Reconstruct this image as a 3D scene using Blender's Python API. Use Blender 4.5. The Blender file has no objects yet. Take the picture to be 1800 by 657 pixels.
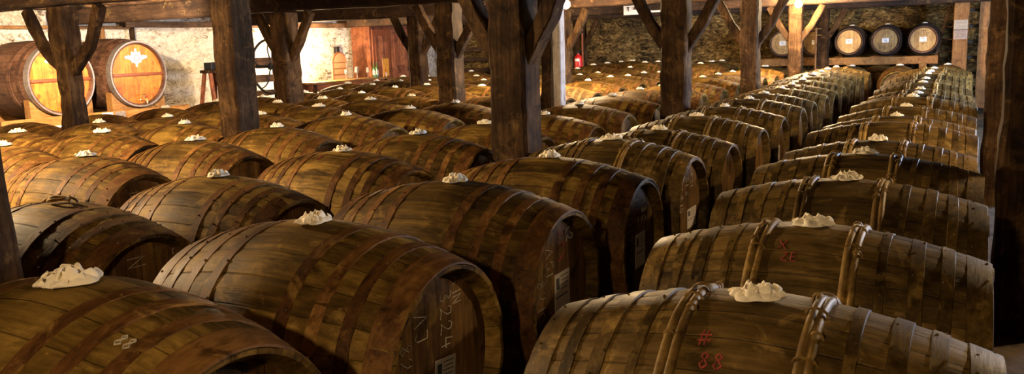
import bpy, bmesh, math, random
from mathutils import Vector, Matrix, noise
PI = math.pi
K = 0.84          # one barrel pitch in metres
EYE = 1.45        # eye height above the floor
C = bpy.context.scene.collection
R_B, L_B, DROP = 0.38, 0.495, 0.090   # barrel radius, half length, taper


def W(x, y, z=0.0):
    """pitch units relative to the eye -> metres above the floor"""
    return Vector((K * x, K * y, EYE + K * z))


# ------------------------------------------------------------------ materials
def new_mat(name):
    m = bpy.data.materials.new(name)
    m.use_nodes = True
    nt = m.node_tree
    for n in list(nt.nodes):
        nt.nodes.remove(n)
    out = nt.nodes.new('ShaderNodeOutputMaterial')
    b = nt.nodes.new('ShaderNodeBsdfPrincipled')
    nt.links.new(b.outputs[0], out.inputs[0])
    return m, nt, b


class N:
    def __init__(s, nt):
        s.nt = nt

    def node(s, t, **kw):
        n = s.nt.nodes.new(t)
        for k, v in kw.items():
            setattr(n, k, v)
        return n

    def link(s, a, b):
        s.nt.links.new(a, b)

    def setin(s, n, i, v):
        if hasattr(v, 'is_output') or isinstance(v, bpy.types.NodeSocket):
            s.link(v, n.inputs[i])
        else:
            n.inputs[i].default_value = v

    def math(s, op, a, b=None, c=None, clamp=False):
        n = s.node('ShaderNodeMath', operation=op)
        n.use_clamp = clamp
        s.setin(n, 0, a)
        if b is not None:
            s.setin(n, 1, b)
        if c is not None:
            s.setin(n, 2, c)
        return n.outputs[0]

    def mapping(s, vec, scale=(1, 1, 1), loc=(0, 0, 0)):
        n = s.node('ShaderNodeMapping')
        s.link(vec, n.inputs['Vector'])
        n.inputs['Scale'].default_value = scale
        s.setin(n, 'Location', loc)
        return n.outputs[0]

    def noise(s, vec, scale, detail=4, rough=.6, dist=0.0):
        n = s.node('ShaderNodeTexNoise')
        s.link(vec, n.inputs['Vector'])
        n.inputs['Scale'].default_value = scale
        n.inputs['Detail'].default_value = detail
        n.inputs['Roughness'].default_value = rough
        n.inputs['Distortion'].default_value = dist
        return n.outputs['Fac']

    def ramp(s, fac, stops):
        n = s.node('ShaderNodeValToRGB')
        s.link(fac, n.inputs[0])
        e = n.color_ramp.elements
        while len(e) > 1:
            e.remove(e[-1])
        e[0].position = stops[0][0]
        e[0].color = (*stops[0][1], 1)
        for p, c in stops[1:]:
            x = e.new(p)
            x.color = (*c, 1)
        return n.outputs[0]

    def mix(s, fac, a, b, mode='MIX'):
        n = s.node('ShaderNodeMix', data_type='RGBA', blend_type=mode)
        s.setin(n, 0, fac)
        for i, v in ((6, a), (7, b)):
            if isinstance(v, bpy.types.NodeSocket):
                s.link(v, n.inputs[i])
            else:
                n.inputs[i].default_value = (*v, 1)
        return n.outputs[2]

    def bump(s, h, strength=.3, dist=.01, normal=None):
        n = s.node('ShaderNodeBump')
        n.inputs['Strength'].default_value = strength
        n.inputs['Distance'].default_value = dist
        s.link(h, n.inputs['Height'])
        if normal is not None:
            s.link(normal, n.inputs['Normal'])
        return n.outputs[0]


def coords(h, rnd=True):
    tc = h.node('ShaderNodeTexCoord').outputs['Object']
    if not rnd:
        return tc, tc, None
    oi = h.node('ShaderNodeObjectInfo').outputs['Random']
    off = h.node('ShaderNodeCombineXYZ')
    h.link(h.math('MULTIPLY', oi, 37.0), off.inputs[0])
    h.link(h.math('MULTIPLY', oi, 91.0), off.inputs[1])
    h.link(h.math('MULTIPLY', oi, 53.0), off.inputs[2])
    add = h.node('ShaderNodeVectorMath', operation='ADD')
    h.link(tc, add.inputs[0])
    h.link(off.outputs[0], add.inputs[1])
    return tc, add.outputs[0], oi


def mat_wood(name, dark, mid, light, axis='x', rough=.62, nstave=0, plank=None, stain=(.5, .33, .1), stain_amt=.35,
             bumpd=.006, spec=.3):
    m, nt, b = new_mat(name)
    h = N(nt)
    tc, rv, oi = coords(h)
    sc = {'x': (2.2, 26, 26), 'y': (26, 2.2, 26), 'z': (26, 26, 2.2)}[axis]
    grain = h.noise(h.mapping(rv, sc), 1.0, 6, .65, .4)
    blotch = h.noise(rv, 3.1, 6, .62, .5)
    fine = h.noise(h.mapping(rv, tuple(v * 3.2 for v in sc)), 1.0, 3, .6)
    speck = h.noise(rv, 38, 3, .7)
    f = h.math('ADD', h.math('MULTIPLY', grain, .45), h.math('MULTIPLY', blotch, .55))
    sep = h.node('ShaderNodeSeparateXYZ')
    h.link(tc, sep.inputs[0])
    groove = None
    idx = None
    if nstave:
        zz = h.math('SUBTRACT', sep.outputs[2], R_B)
        a = h.math('ARCTAN2', sep.outputs[1], zz)
        t = h.math('MULTIPLY', a, nstave / (2 * PI))
        idx = h.math('FLOOR', t)
        fr = h.math('SUBTRACT', t, idx)
        groove = h.math('ABSOLUTE', h.math('SUBTRACT', fr, .5))
    elif plank:
        ax, wd = plank
        t = h.math('DIVIDE', sep.outputs['xyz'.index(ax)], wd)
        idx = h.math('FLOOR', t)
        fr = h.math('SUBTRACT', t, idx)
        groove = h.math('ABSOLUTE', h.math('SUBTRACT', fr, .5))
    if idx is not None:
        wn = h.node('ShaderNodeTexWhiteNoise', noise_dimensions='2D')
        cmb = h.node('ShaderNodeCombineXYZ')
        h.link(idx, cmb.inputs[0])
        h.link(oi, cmb.inputs[1])
        h.link(cmb.outputs[0], wn.inputs['Vector'])
        f = h.math('ADD', f, h.math('MULTIPLY', h.math('SUBTRACT', wn.outputs['Value'], .5), .13))
    col = h.ramp(f, [(.36, dark), (.50, mid), (.62, light)])
    st = h.math('MULTIPLY', h.ramp(h.noise(rv, 7.5, 7, .7, .8), [(.56, (0, 0, 0)), (.66, (1, 1, 1))]), stain_amt)
    col = h.mix(st, col, stain)
    dk = h.math('MULTIPLY', h.ramp(h.noise(h.mapping(rv, (1.6, 5, 5) if axis == 'x' else (4, 4, 4)), 2.0, 6, .7, .6),
                                   [(.53, (0, 0, 0)), (.66, (1, 1, 1))]), .72)
    col = h.mix(dk, col, tuple(v * .35 for v in dark))
    sp = h.math('MULTIPLY', h.ramp(speck, [(.70, (0, 0, 0)), (.76, (1, 1, 1))]), .45)
    col = h.mix(sp, col, tuple(min(1, v * 1.9) for v in light))
    # each object a little lighter or darker
    val = h.math('ADD', .78, h.math('MULTIPLY', oi, .44))
    gm = h.math('ADD', .45, h.math('MULTIPLY', fine, 1.1))
    val = h.math('MULTIPLY', val, gm)
    hs = h.node('ShaderNodeHueSaturation')
    h.link(col, hs.inputs['Color'])
    h.link(val, hs.inputs['Value'])
    col = hs.outputs[0]
    hgt = h.math('ADD', h.math('MULTIPLY', grain, .7), h.math('MULTIPLY', fine, .4))
    hgt = h.math('ADD', hgt, h.math('MULTIPLY', blotch, .7))
    if groove is not None:
        g = h.ramp(groove, [(.465, (0, 0, 0)), (.495, (1, 1, 1))])
        col = h.mix(h.math('MULTIPLY', g, .42), col, tuple(v * .2 for v in dark))
        hgt = h.math('SUBTRACT', hgt, h.math('MULTIPLY', g, .8))
    h.link(col, b.inputs['Base Color'])
    h.link(h.math('ADD', rough - .12, h.math('MULTIPLY', grain, .26)), b.inputs['Roughness'])
    b.inputs['Specular IOR Level'].default_value = spec
    h.link(h.bump(hgt, .55, bumpd), b.inputs['Normal'])
    return m


def mat_plain(name, col, rough=.6, metal=0, var=.15, scale=20, bump=.0, spec=.4):
    m, nt, b = new_mat(name)
    h = N(nt)
    tc, rv, oi = coords(h)
    n = h.noise(rv, scale, 5, .6)
    c = h.ramp(n, [(.3, tuple(v * (1 - var * 2) for v in col)), (.5, col), (.7, tuple(min(1, v * (1 + var)) for v in col))])
    h.link(c, b.inputs['Base Color'])
    b.inputs['Roughness'].default_value = rough
    b.inputs['Metallic'].default_value = metal
    b.inputs['Specular IOR Level'].default_value = spec
    if bump:
        h.link(h.bump(n, .6, bump), b.inputs['Normal'])
    return m


def mat_emit(name, col, strength):
    m, nt, b = new_mat(name)
    b.inputs['Base Color'].default_value = (1, 1, 1, 1)
    b.inputs['Emission Color'].default_value = (*col, 1)
    b.inputs['Emission Strength'].default_value = strength
    return m


def mat_stone(name, dark, mid, light, scale=3.2, bumpd=.05, crev=(.42, .52), joints=.2):
    m, nt, b = new_mat(name)
    h = N(nt)
    tc, rv, oi = coords(h, False)
    mp = h.mapping(rv, (1, 1, 2.1))
    n1 = h.noise(mp, 5.5, 10, .74, 1.2)
    n2 = h.noise(rv, 1.2, 6, .65, .4)
    n3 = h.noise(mp, 16, 8, .7, .8)
    f = h.math('ADD', h.math('MULTIPLY', n1, .5), h.math('ADD', h.math('MULTIPLY', n2, .25), h.math('MULTIPLY', n3, .25)))
    wob = h.noise(rv, 3.0, 4, .6)
    addv = h.node('ShaderNodeVectorMath', operation='ADD')
    h.link(mp, addv.inputs[0])
    cb = h.node('ShaderNodeCombineXYZ')
    for i in range(3):
        h.link(h.math('MULTIPLY', wob, 1.2 + .3 * i), cb.inputs[i])
    h.link(cb.outputs[0], addv.inputs[1])
    vo = h.node('ShaderNodeTexVoronoi', feature='DISTANCE_TO_EDGE')
    h.link(addv.outputs[0], vo.inputs['Vector'])
    vo.inputs['Scale'].default_value = scale
    edge = h.ramp(vo.outputs['Distance'], [(.0, (0, 0, 0)), (.12, (1, 1, 1))])
    col = h.ramp(f, [(crev[0], dark), ((crev[0] + crev[1]) / 2, mid), (crev[1], light)])
    k = h.math('MULTIPLY', h.math('MULTIPLY', h.math('SUBTRACT', 1.0, edge), n3), joints * 2)
    col = h.mix(k, col, dark)
    h.link(col, b.inputs['Base Color'])
    b.inputs['Roughness'].default_value = .9
    b.inputs['Specular IOR Level'].default_value = .15
    hg = h.math('ADD', h.math('MULTIPLY', edge, .3), h.math('MULTIPLY', f, 2.2))
    h.link(h.bump(hg, .9, bumpd), b.inputs['Normal'])
    return m


M = {}
M['oak'] = mat_wood('oak_staves', (0.0252, 0.0136, 0.0032), (0.1001, 0.0575, 0.0118), (0.2224, 0.1366, 0.0309), nstave=26, stain=(.42, .26, .07), stain_amt=.4, spec=0.09)
M['oak2'] = mat_wood('grey_oak_staves', (0.0216, 0.0132, 0.0041), (0.0757, 0.0461, 0.0124), (0.1658, 0.1049, 0.0312), nstave=26, stain=(.40, .26, .08), stain_amt=.35, spec=0.14, rough=.55)
M['head'] = mat_wood('oak_head', (0.0337, 0.0169, 0.0058), (0.0926, 0.0478, 0.0143), (0.1573, 0.087, 0.0286), axis='z', plank=('y', .062), stain_amt=.15, spec=0.1)
M['head_pale'] = mat_wood('pale_oak_head', (0.216, 0.1224, 0.0432), (0.36, 0.216, 0.0792), (0.4608, 0.3024, 0.1224), axis='z', plank=('x', .075), stain_amt=.1, stain=(.2, .1, .03))
M['hoop'] = mat_wood('rusty_hoop', (0.0286, 0.0127, 0.0044), (0.1045, 0.0462, 0.0132), (0.2035, 0.1012, 0.0286), axis='y', stain=(.40, .24, .06), stain_amt=.45, rough=.6, spec=0.1, bumpd=.003)
M['hoopw'] = mat_wood('split_chestnut_hoop', (0.0632, 0.0351, 0.0095), (0.1615, 0.0983, 0.029), (0.2808, 0.1895, 0.0579), axis='y', stain=(.5, .32, .08), stain_amt=.5, rough=.55, spec=0.25, bumpd=.004)
M['cask'] = mat_wood('pale_cask_staves', (.16, .09, .03), (.36, .22, .08), (.50, .33, .13), nstave=22, stain_amt=.2)
M['post'] = mat_wood('old_post_timber', (.009, .0045, .0024), (.030, .0155, .007), (.078, .044, .019), axis='z', stain=(.34, .20, .07), stain_amt=.18, bumpd=.014, rough=.75, spec=0.08)
M['beam'] = mat_wood('old_beam_timber', (0.0137, 0.0064, 0.0036), (0.0387, 0.0191, 0.0096), (0.0728, 0.0387, 0.0191), axis='x', stain_amt=.2, bumpd=.014, rough=.75)
M['joist'] = mat_wood('ceiling_joist_timber', (.040, .020, .010), (.100, .050, .024), (.18, .095, .045), axis='y', stain_amt=.15, bumpd=.01, rough=.8)
M['orange'] = mat_wood('orange_pine', (0.1339, 0.0536, 0.0134), (0.2232, 0.1027, 0.0268), (0.2768, 0.1428, 0.0446), axis='y', stain_amt=.1, bumpd=.004)
M['orangez'] = mat_wood('orange_pine_upright', (0.13, 0.05, 0.014), (0.22, 0.1, 0.0275), (0.29, 0.15, 0.05), axis='z', stain_amt=.1, bumpd=.004)
M['redwood'] = mat_wood('red_brown_boards', (.09, .028, .012), (.20, .062, .026), (.30, .11, .045), axis='z', plank=('y', .16), stain_amt=.05)
M['pale_lit_post'] = mat_wood('whitewash_with_painted_daylight', (0.15, 0.12, 0.1), (0.29, 0.26, 0.24), (0.4, 0.38, 0.35), axis='z', stain=(.28, .15, .09), stain_amt=.5)  # cool daylight on a post face put into the colour, with some whitewash
M['dark'] = mat_plain('dark_iron', (.018, .016, .015), .55, .6)
M['black'] = mat_plain('black_paint', (.012, .011, .011), .5)
M['foudre'] = mat_wood('foudre_staves', (0.035, 0.014, 0.008), (0.075, 0.0325, 0.0175), (0.125, 0.06, 0.035), nstave=34, stain_amt=.1, spec=0.3)
M['foudre_head'] = mat_wood('varnished_foudre_head', (.38, .075, .008), (.56, .135, .015), (.68, .22, .035), axis='z', plank=('y', .09), stain=(.4, .13, .03), stain_amt=.3, rough=.35, spec=0.35, bumpd=.001)
M['foudre_bar'] = mat_plain('dark_red_wood', (.20, .055, .02), .5)
M['steel'] = mat_plain('brushed_grey_hoop', (.30, .25, .23), .4, .7)
M['silver'] = mat_plain('silver_plate', (.78, .76, .74), .35, .2, var=.05)
M['brass'] = mat_plain('brass', (.75, .52, .2), .3, .9)
M['cloth'] = mat_plain('cream_cloth', (.90, .83, .66), .9, 0, .06, 60, .002, .1)
M['rope'] = mat_plain('straw_cord', (.55, .38, .16), .85, 0, .2, 80, .002, .1)
M['paper'] = mat_plain('paper', (.36, .32, .27), .8, 0, .06, 30)
M['paper_white'] = mat_plain('white_paper', (.88, .86, .82), .8, 0, .04, 30)
M['ink'] = mat_plain('ink', (.03, .03, .035), .8)
M['chalk'] = mat_plain('chalk', (.40, .36, .28), .95, 0, .3, 150)
M['pinkchalk'] = mat_plain('pink_chalk', (.30, .05, .04), .95, 0, .45, 90)
M['red'] = mat_plain('red_enamel', (.55, .02, .02), .3, 0, .05)
M['plaster'] = mat_stone('white_rubble_plaster', (.10, .065, .04), (.62, .53, .42), (.84, .79, .70), scale=2.6, crev=(.42, .52))
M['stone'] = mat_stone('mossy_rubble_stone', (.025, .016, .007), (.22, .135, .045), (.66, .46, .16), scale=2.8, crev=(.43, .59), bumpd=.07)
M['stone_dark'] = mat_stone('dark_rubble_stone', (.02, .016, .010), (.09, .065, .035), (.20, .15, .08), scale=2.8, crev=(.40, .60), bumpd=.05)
M['floor'] = mat_plain('packed_earth', (.055, .040, .025), .95, 0, .4, 6, .02, .1)
M['ceiling'] = mat_wood('ceiling_boards', (.035, .018, .010), (.085, .045, .022), (.15, .085, .04), axis='y', plank=('x', .2), stain_amt=.1, rough=.85)
M['bulb'] = mat_emit('glowing_bulb', (1, .66, .34), 900)
M['glass_green'] = mat_plain('green_bottle_glass', (.03, .07, .02), .1, 0, .05)
M['amber'] = mat_plain('amber_liquid', (.45, .16, .02), .15, 0, .05)
M['wicker'] = mat_plain('woven_wicker', (.30, .16, .07), .8, 0, .35, 70, .006)
M['print'] = mat_plain('orange_print', (.70, .30, .04), .6, 0, .15, 12)
M['bench'] = mat_plain('whitish_board', (.62, .56, .48), .7, 0, .1, 12)


# ------------------------------------------------------------------ object helpers
def link(name, me, mat, parent=None, loc=None):
    o = bpy.data.objects.new(name, me)
    C.objects.link(o)
    if mat is not None and len(me.materials) == 0:
        for x in (mat if isinstance(mat, (list, tuple)) else [mat]):
            me.materials.append(x)
    if parent is not None:
        o.parent = parent
    if loc is not None:
        o.location = loc
    return o


def to_mesh(bm, name, smooth=True, angle=None):
    bmesh.ops.recalc_face_normals(bm, faces=bm.faces)
    me = bpy.data.meshes.new(name)
    bm.to_mesh(me)
    bm.free()
    if smooth:
        for p in me.polygons:
            p.use_smooth = True
        if angle:
            me.set_sharp_from_angle(angle=angle)
    return me


def obj(name, bm, mat, parent=None, loc=None, smooth=True, angle=math.radians(38)):
    return link(name, to_mesh(bm, name, smooth, angle), mat, parent, loc)


def tag(o, label, cat, group=None, kind=None):
    if label:
        o['label'] = label
    if cat:
        o['category'] = cat
    if group:
        o['group'] = group
    if kind:
        o['kind'] = kind
    return o


def thing(name, label, cat, loc=(0, 0, 0), rotz=0.0, group=None):
    o = bpy.data.objects.new(name, None)
    C.objects.link(o)
    o.empty_display_size = .1
    o.location = loc
    o.rotation_euler = (0, 0, rotz)
    return tag(o, label, cat, group)


def dup(root, loc, rotz=0.0, label=None, group=None):
    r = root.copy()
    C.objects.link(r)
    r.location = loc
    r.rotation_euler = (0, 0, rotz)
    if label:
        r['label'] = label
    if group:
        r['group'] = group
    for ch in list(root.children):
        c = ch.copy()
        C.objects.link(c)
        c.parent = r
        for g in ch.children:
            d = g.copy()
            C.objects.link(d)
            d.parent = c
    return r


def add_box(bm, c, s, bev=0.0, rot=None):
    r = bmesh.ops.create_cube(bm, size=1)
    vs = r['verts']
    bmesh.ops.scale(bm, vec=s, verts=vs)
    if bev:
        es = list({e for v in vs for e in v.link_edges})
        rr = bmesh.ops.bevel(bm, geom=es, offset=bev, segments=2, affect='EDGES', profile=.5)
        vs = list({v for f in rr['faces'] for v in f.verts} | {v for v in vs if v.is_valid})
    if rot is not None:
        bmesh.ops.rotate(bm, cent=(0, 0, 0), matrix=rot, verts=vs)
    bmesh.ops.translate(bm, vec=c, verts=vs)
    return vs


def add_lathe(bm, prof, seg=32, axis='z', center=(0, 0, 0)):
    """prof: list of (radius, height)."""
    rings = []
    c = Vector(center)
    for r, hgt in prof:
        if r < 1e-6:
            p = {'z': Vector((0, 0, hgt)), 'x': Vector((hgt, 0, 0)), 'y': Vector((0, hgt, 0))}[axis]
            rings.append([bm.verts.new(p + c)])
            continue
        ring = []
        for i in range(seg):
            a = 2 * PI * i / seg
            u, v = r * math.cos(a), r * math.sin(a)
            p = {'z': (u, v, hgt), 'x': (hgt, u, v), 'y': (u, hgt, v)}[axis]
            ring.append(bm.verts.new(Vector(p) + c))
        rings.append(ring)
    for a, b in zip(rings, rings[1:]):
        if len(a) == 1 and len(b) == 1:
            continue
        for i in range(seg):
            j = (i + 1) % seg
            if len(a) == 1:
                bm.faces.new((a[0], b[i], b[j]))
            elif len(b) == 1:
                bm.faces.new((a[i], b[0], a[j]))
            else:
                bm.faces.new((a[i], b[i], b[j], a[j]))
    return rings


def add_tube(bm, pts, r, seg=8, closed=False, cap=True):
    pts = [Vector(p) for p in pts]
    n = len(pts)
    rings = []
    prev = None
    for i, p in enumerate(pts):
        if closed:
            t = (pts[(i + 1) % n] - pts[i - 1]).normalized()
        else:
            t = (pts[min(i + 1, n - 1)] - pts[max(i - 1, 0)]).normalized()
        if prev is None:
            up = Vector((0, 0, 1)) if abs(t.z) < .9 else Vector((1, 0, 0))
            a = t.cross(up).normalized()
        else:
            a = (prev - t * prev.dot(t)).normalized()
        prev = a
        b = t.cross(a)
        rr = r[i] if isinstance(r, (list, tuple)) else r
        rings.append([bm.verts.new(p + (a * math.cos(2 * PI * k / seg) + b * math.sin(2 * PI * k / seg)) * rr) for k in range(seg)])
    m = n if closed else n - 1
    for i in range(m):
        A, B = rings[i], rings[(i + 1) % n]
        for k in range(seg):
            l = (k + 1) % seg
            bm.faces.new((A[k], A[l], B[l], B[k]))
    if cap and not closed:
        bm.faces.new(rings[0][::-1])
        bm.faces.new(rings[-1])


def add_timber(bm, pts, w, d, jit=.008, seed=0, steps=6, up=None, cham=.18, wscale=None):
    """hewn timber swept along pts; w across, d deep."""
    rnd = random.Random(seed)
    P = [Vector(p) for p in pts]
    path = []
    for a, b in zip(P, P[1:]):
        for i in range(steps):
            path.append(a.lerp(b, i / steps))
    path.append(P[-1])
    rings = []
    n = len(path)
    off = Vector((0, 0, 0))
    for i, p in enumerate(path):
        t = (path[min(i + 1, n - 1)] - path[max(i - 1, 0)]).normalized()
        u = Vector(up) if up else (Vector((1, 0, 0)) if abs(t.z) > .8 else Vector((0, 0, 1)))
        a = (u - t * u.dot(t)).normalized()
        b = t.cross(a)
        ws = wscale(i / (n - 1)) if wscale else 1
        ww = (w / 2 + rnd.uniform(-jit, jit)) * ws
        dd = (d / 2 + rnd.uniform(-jit, jit)) * ws
        c = min(ww, dd) * cham
        off = off * .6 + Vector((rnd.uniform(-jit, jit), rnd.uniform(-jit, jit), 0)) * .6
        pc = p + (off if 0 < i < n - 1 else Vector((0, 0, 0)))
        ring = []
        for sx, sy, cx, cy in ((1, 1, 1, 0), (1, 1, 0, 1), (-1, 1, 0, 1), (-1, 1, 1, 0), (-1, -1, 1, 0), (-1, -1, 0, 1), (1, -1, 0, 1), (1, -1, 1, 0)):
            x = sx * (ww - (c if cy else 0) + rnd.uniform(-jit, jit) * .4)
            y = sy * (dd - (c if cx else 0) + rnd.uniform(-jit, jit) * .4)
            ring.append(bm.verts.new(pc + a * x + b * y))
        rings.append(ring)
    for A, B in zip(rings, rings[1:]):
        for k in range(8):
            l = (k + 1) % 8
            bm.faces.new((A[k], A[l], B[l], B[k]))
    bm.faces.new(rings[0][::-1])
    bm.faces.new(rings[-1])


# ------------------------------------------------------------------ barrels
def rad(x, R=R_B, L=L_B, dr=DROP):
    t = abs(x) / L
    return R - dr * (.82 * t * t + .18 * t)


def barrel_body(nst=26, R=R_B, L=L_B, dr=DROP, seed=0):
    rnd = random.Random(seed)
    bm = bmesh.new()
    per = 4
    seg = nst * per
    xs = [-L + 2 * L * i / 22 for i in range(23)]
    prof = [(x, rad(x, R, L, dr), 0) for x in xs]
    rl = rad(L, R, L, dr)
    prof = [(-L + .052, rl - .040, 1), (-L + .012, rl - .024, 1), (-L, rl - .016, 1)] + prof + [(L, rl - .016, 1), (L - .012, rl - .024, 1), (L - .052, rl - .040, 1)]
    so = [rnd.uniform(-.0008, .0008) for _ in range(nst)]
    eo = [rnd.uniform(-.004, .004) for _ in range(nst)]
    rings = []
    for x, r, inner in prof:
        ring = []
        for k in range(seg):
            st, q = divmod(k, per)
            a = 2 * PI * k / seg
            rr = r
            if not inner:
                rr += so[st] + (-.0015 if q == 0 else 0.0005 if q == 2 else 0)
            xx = x + (eo[st] * (1 if x > 0 else -1) if abs(x) > L - .002 else 0)
            ring.append(bm.verts.new((xx, rr * math.sin(a), R + rr * math.cos(a))))
        rings.append(ring)
    for A, B in zip(rings, rings[1:]):
        for k in range(seg):
            l = (k + 1) % seg
            bm.faces.new((A[k], A[l], B[l], B[k]))
    return to_mesh(bm, 'barrel_body', True, math.radians(40))


def barrel_head(side, R=R_B, L=L_B, dr=DROP):
    bm = bmesh.new()
    r = rad(L, R, L, dr) - .034
    x0 = side * (L - .045)
    x1 = x0 - side * .02
    add_lathe(bm, [(0, x0), (r * .5, x0), (r, x0), (r, x1), (0, x1)], 48, 'x', (0, 0, R))
    return to_mesh(bm, 'barrel_head', True, math.radians(30))


def flat_hoop(x0, x1, th=.004, seed=0, nails=True, R=R_B, L=L_B, dr=DROP, seg=72):
    rnd = random.Random(seed)
    bm = bmesh.new()
    xs = [x0, x0 + .002, (x0 + x1) / 2, x1 - .002, x1]
    rings = []
    ph = rnd.uniform(0, 6)
    for i, x in enumerate(xs):
        ring = []
        for k in range(seg):
            a = 2 * PI * k / seg
            r = rad(x, R, L, dr) + (th if 0 < i < 4 else -.002) + .0012 * math.sin(3 * a + ph)
            xx = x + .003 * math.sin(2 * a + ph)
            ring.append(bm.verts.new((xx, r * math.sin(a), R + r * math.cos(a))))
        rings.append(ring)
    for A, B in zip(rings, rings[1:]):
        for k in range(seg):
            l = (k + 1) % seg
            bm.faces.new((A[k], A[l], B[l], B[k]))
    if nails:
        for j in range(9):
            a = -1.2 + 2.4 * j / 8 + rnd.uniform(-.09, .09)
            x = x0 + (x1 - x0) * (.25 if rnd.random() < .5 else .75)
            r = rad(x, R, L, dr) + th
            c = Vector((x, r * math.sin(a), R + r * math.cos(a)))
            q = bmesh.ops.create_icosphere(bm, subdivisions=1, radius=.0042, matrix=Matrix.Translation(c))
    return to_mesh(bm, 'hoop', True, math.radians(40))


def round_hoop(x0, seed=0, R=R_B, L=L_B, dr=DROP, seg=84, n=2, w=.022):
    """split sapling hoops lying side by side, bound with withy wraps."""
    rnd = random.Random(seed)
    bm = bmesh.new()
    for i in range(n):
        xc = x0 + i * w * (1 if x0 > 0 else -1)
        ph = rnd.uniform(0, 6)
        rings = []
        for k in range(seg):
            a = 2 * PI * k / seg
            wob = .0022 * math.sin(5 * a + ph) + .0016 * noise.noise(Vector((a * 4, seed + i, 0)))
            xw = xc + .0035 * math.sin(1.5 * math.sin(a) + ph) + wob * .6
            r0 = rad(xc, R, L, dr)
            ring = []
            for q in range(8):
                b = PI * q / 7
                sc = 1 + .10 * noise.noise(Vector((a * 9, q, seed * 3 + i)))
                rr = r0 - .004 + (.017 * math.sin(b)) * sc + wob
                xx = xw - .0118 * math.cos(b)
                ring.append(bm.verts.new((xx, rr * math.sin(a), R + rr * math.cos(a))))
            rings.append(ring)
        for k in range(seg):
            A, B = rings[k], rings[(k + 1) % seg]
            for q in range(7):
                bm.faces.new((A[q], A[q + 1], B[q + 1], B[q]))
    # wraps
    x1 = x0 + (n - 1) * w * (1 if x0 > 0 else -1)
    lo, hi = min(x0, x1) - .014, max(x0, x1) + .014
    for j in range(8):
        a0 = -.5 + j * .21 + rnd.uniform(-.1, .1)
        one = rnd.random() < .5
        aa, bb = (lo, hi) if not one else ((lo, (lo + hi) / 2) if rnd.random() < .5 else ((lo + hi) / 2, hi))
        for q in range(3 if j == 3 else 1):
            a = a0 + q * .018
            pts = []
            for t in range(9):
                s = t / 8
                x = aa + (bb - aa) * s
                r = rad(x, R, L, dr) - .003 + .021 * math.sin(PI * s) ** .35
                pts.append((x, r * math.sin(a), R + r * math.cos(a)))
            add_tube(bm, pts, .0034, 5)
    return to_mesh(bm, 'hoop', True, math.radians(60))


BODY = [barrel_body(seed=s) for s in range(3)]
HEADS = {1: barrel_head(1), -1: barrel_head(-1)}
FLAT_POS = [(.135, .178), (.243, .285), (.335, .375), (.418, .497)]
WOOD_FLAT = [(.205, .232), (.285, .325), (.362, .398), (.430, .497)]
FLAT = []
for v in range(3):
    rr = random.Random(50 + v)
    ms = []
    for s in (1, -1):
        for i, (a, b) in enumerate(FLAT_POS):
            d = rr.uniform(-.008, .008) if i < 3 else 0
            x0, x1 = sorted((s * (a + d), s * (b + d)))
            ms.append(flat_hoop(x0, x1, .0028, v * 10 + i, nails=True))
    FLAT.append(ms)
WOODH = []
for v in range(3):
    rr = random.Random(80 + v)
    ms = []
    for s in (1, -1):
        ms.append(round_hoop(s * (.128 + rr.uniform(-.006, .006)), seed=v * 7 + s))
        for i, (a, b) in enumerate(WOOD_FLAT):
            x0, x1 = sorted((s * a, s * b))
            ms.append(flat_hoop(x0, x1, .0040, v * 10 + i + 3, nails=True))
    WOODH.append(ms)


def make_barrel(kind, v, mats=None):
    t = thing('oak_barrel', 'oak barrel', 'barrel')
    mb = M['oak'] if kind == 'flat' else M['oak2']
    link('body', BODY[v], None, t).data = BODY[v]
    t.children[0].material_slots  # keep
    body = t.children[0]
    if not body.data.materials:
        body.data.materials.append(mb)
    body.material_slots[0].link = 'OBJECT'
    body.material_slots[0].material = mb
    for s in (1, -1):
        link('head', HEADS[s], M['head'], t)
    for m in (FLAT if kind == 'flat' else WOODH)[v]:
        o = link('hoop', m, M['hoop'], t)
        if kind != 'flat' and len(m.vertices) > 1300:
            o.material_slots[0].link = 'OBJECT'
            o.material_slots[0].material = M['hoopw']
        elif kind != 'flat':
            o.material_slots[0].link = 'OBJECT'
            o.material_slots[0].material = M['oak2w']
    return t


M['oak2w'] = mat_wood('brown_flat_hoop', (0.0216, 0.0129, 0.0037), (0.0793, 0.0476, 0.0119), (0.1658, 0.1045, 0.0286), axis='y', stain=(.42, .27, .08), stain_amt=.4, rough=.5, spec=0.14, bumpd=.003)
for b in BODY:
    b.materials.append(M['oak'])

PROTO = {}
USED = set()


def put_barrel(kind, v, loc, rotz, scale, label, group):
    key = (kind, v)
    if key not in PROTO:
        PROTO[key] = make_barrel(kind, v)
        t = PROTO[key]
        t.location = loc
        t.rotation_euler = (0, 0, rotz)
        t['label'] = label
        t['group'] = group
    else:
        t = dup(PROTO[key], loc, rotz, label, group)
        # never copy writing from the first one
        for ch in list(t.children):
            if ch.name.startswith(('chalk', 'paper', 'pink')):
                bpy.data.objects.remove(ch)
    t.scale = (1, scale, scale)
    return t


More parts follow.
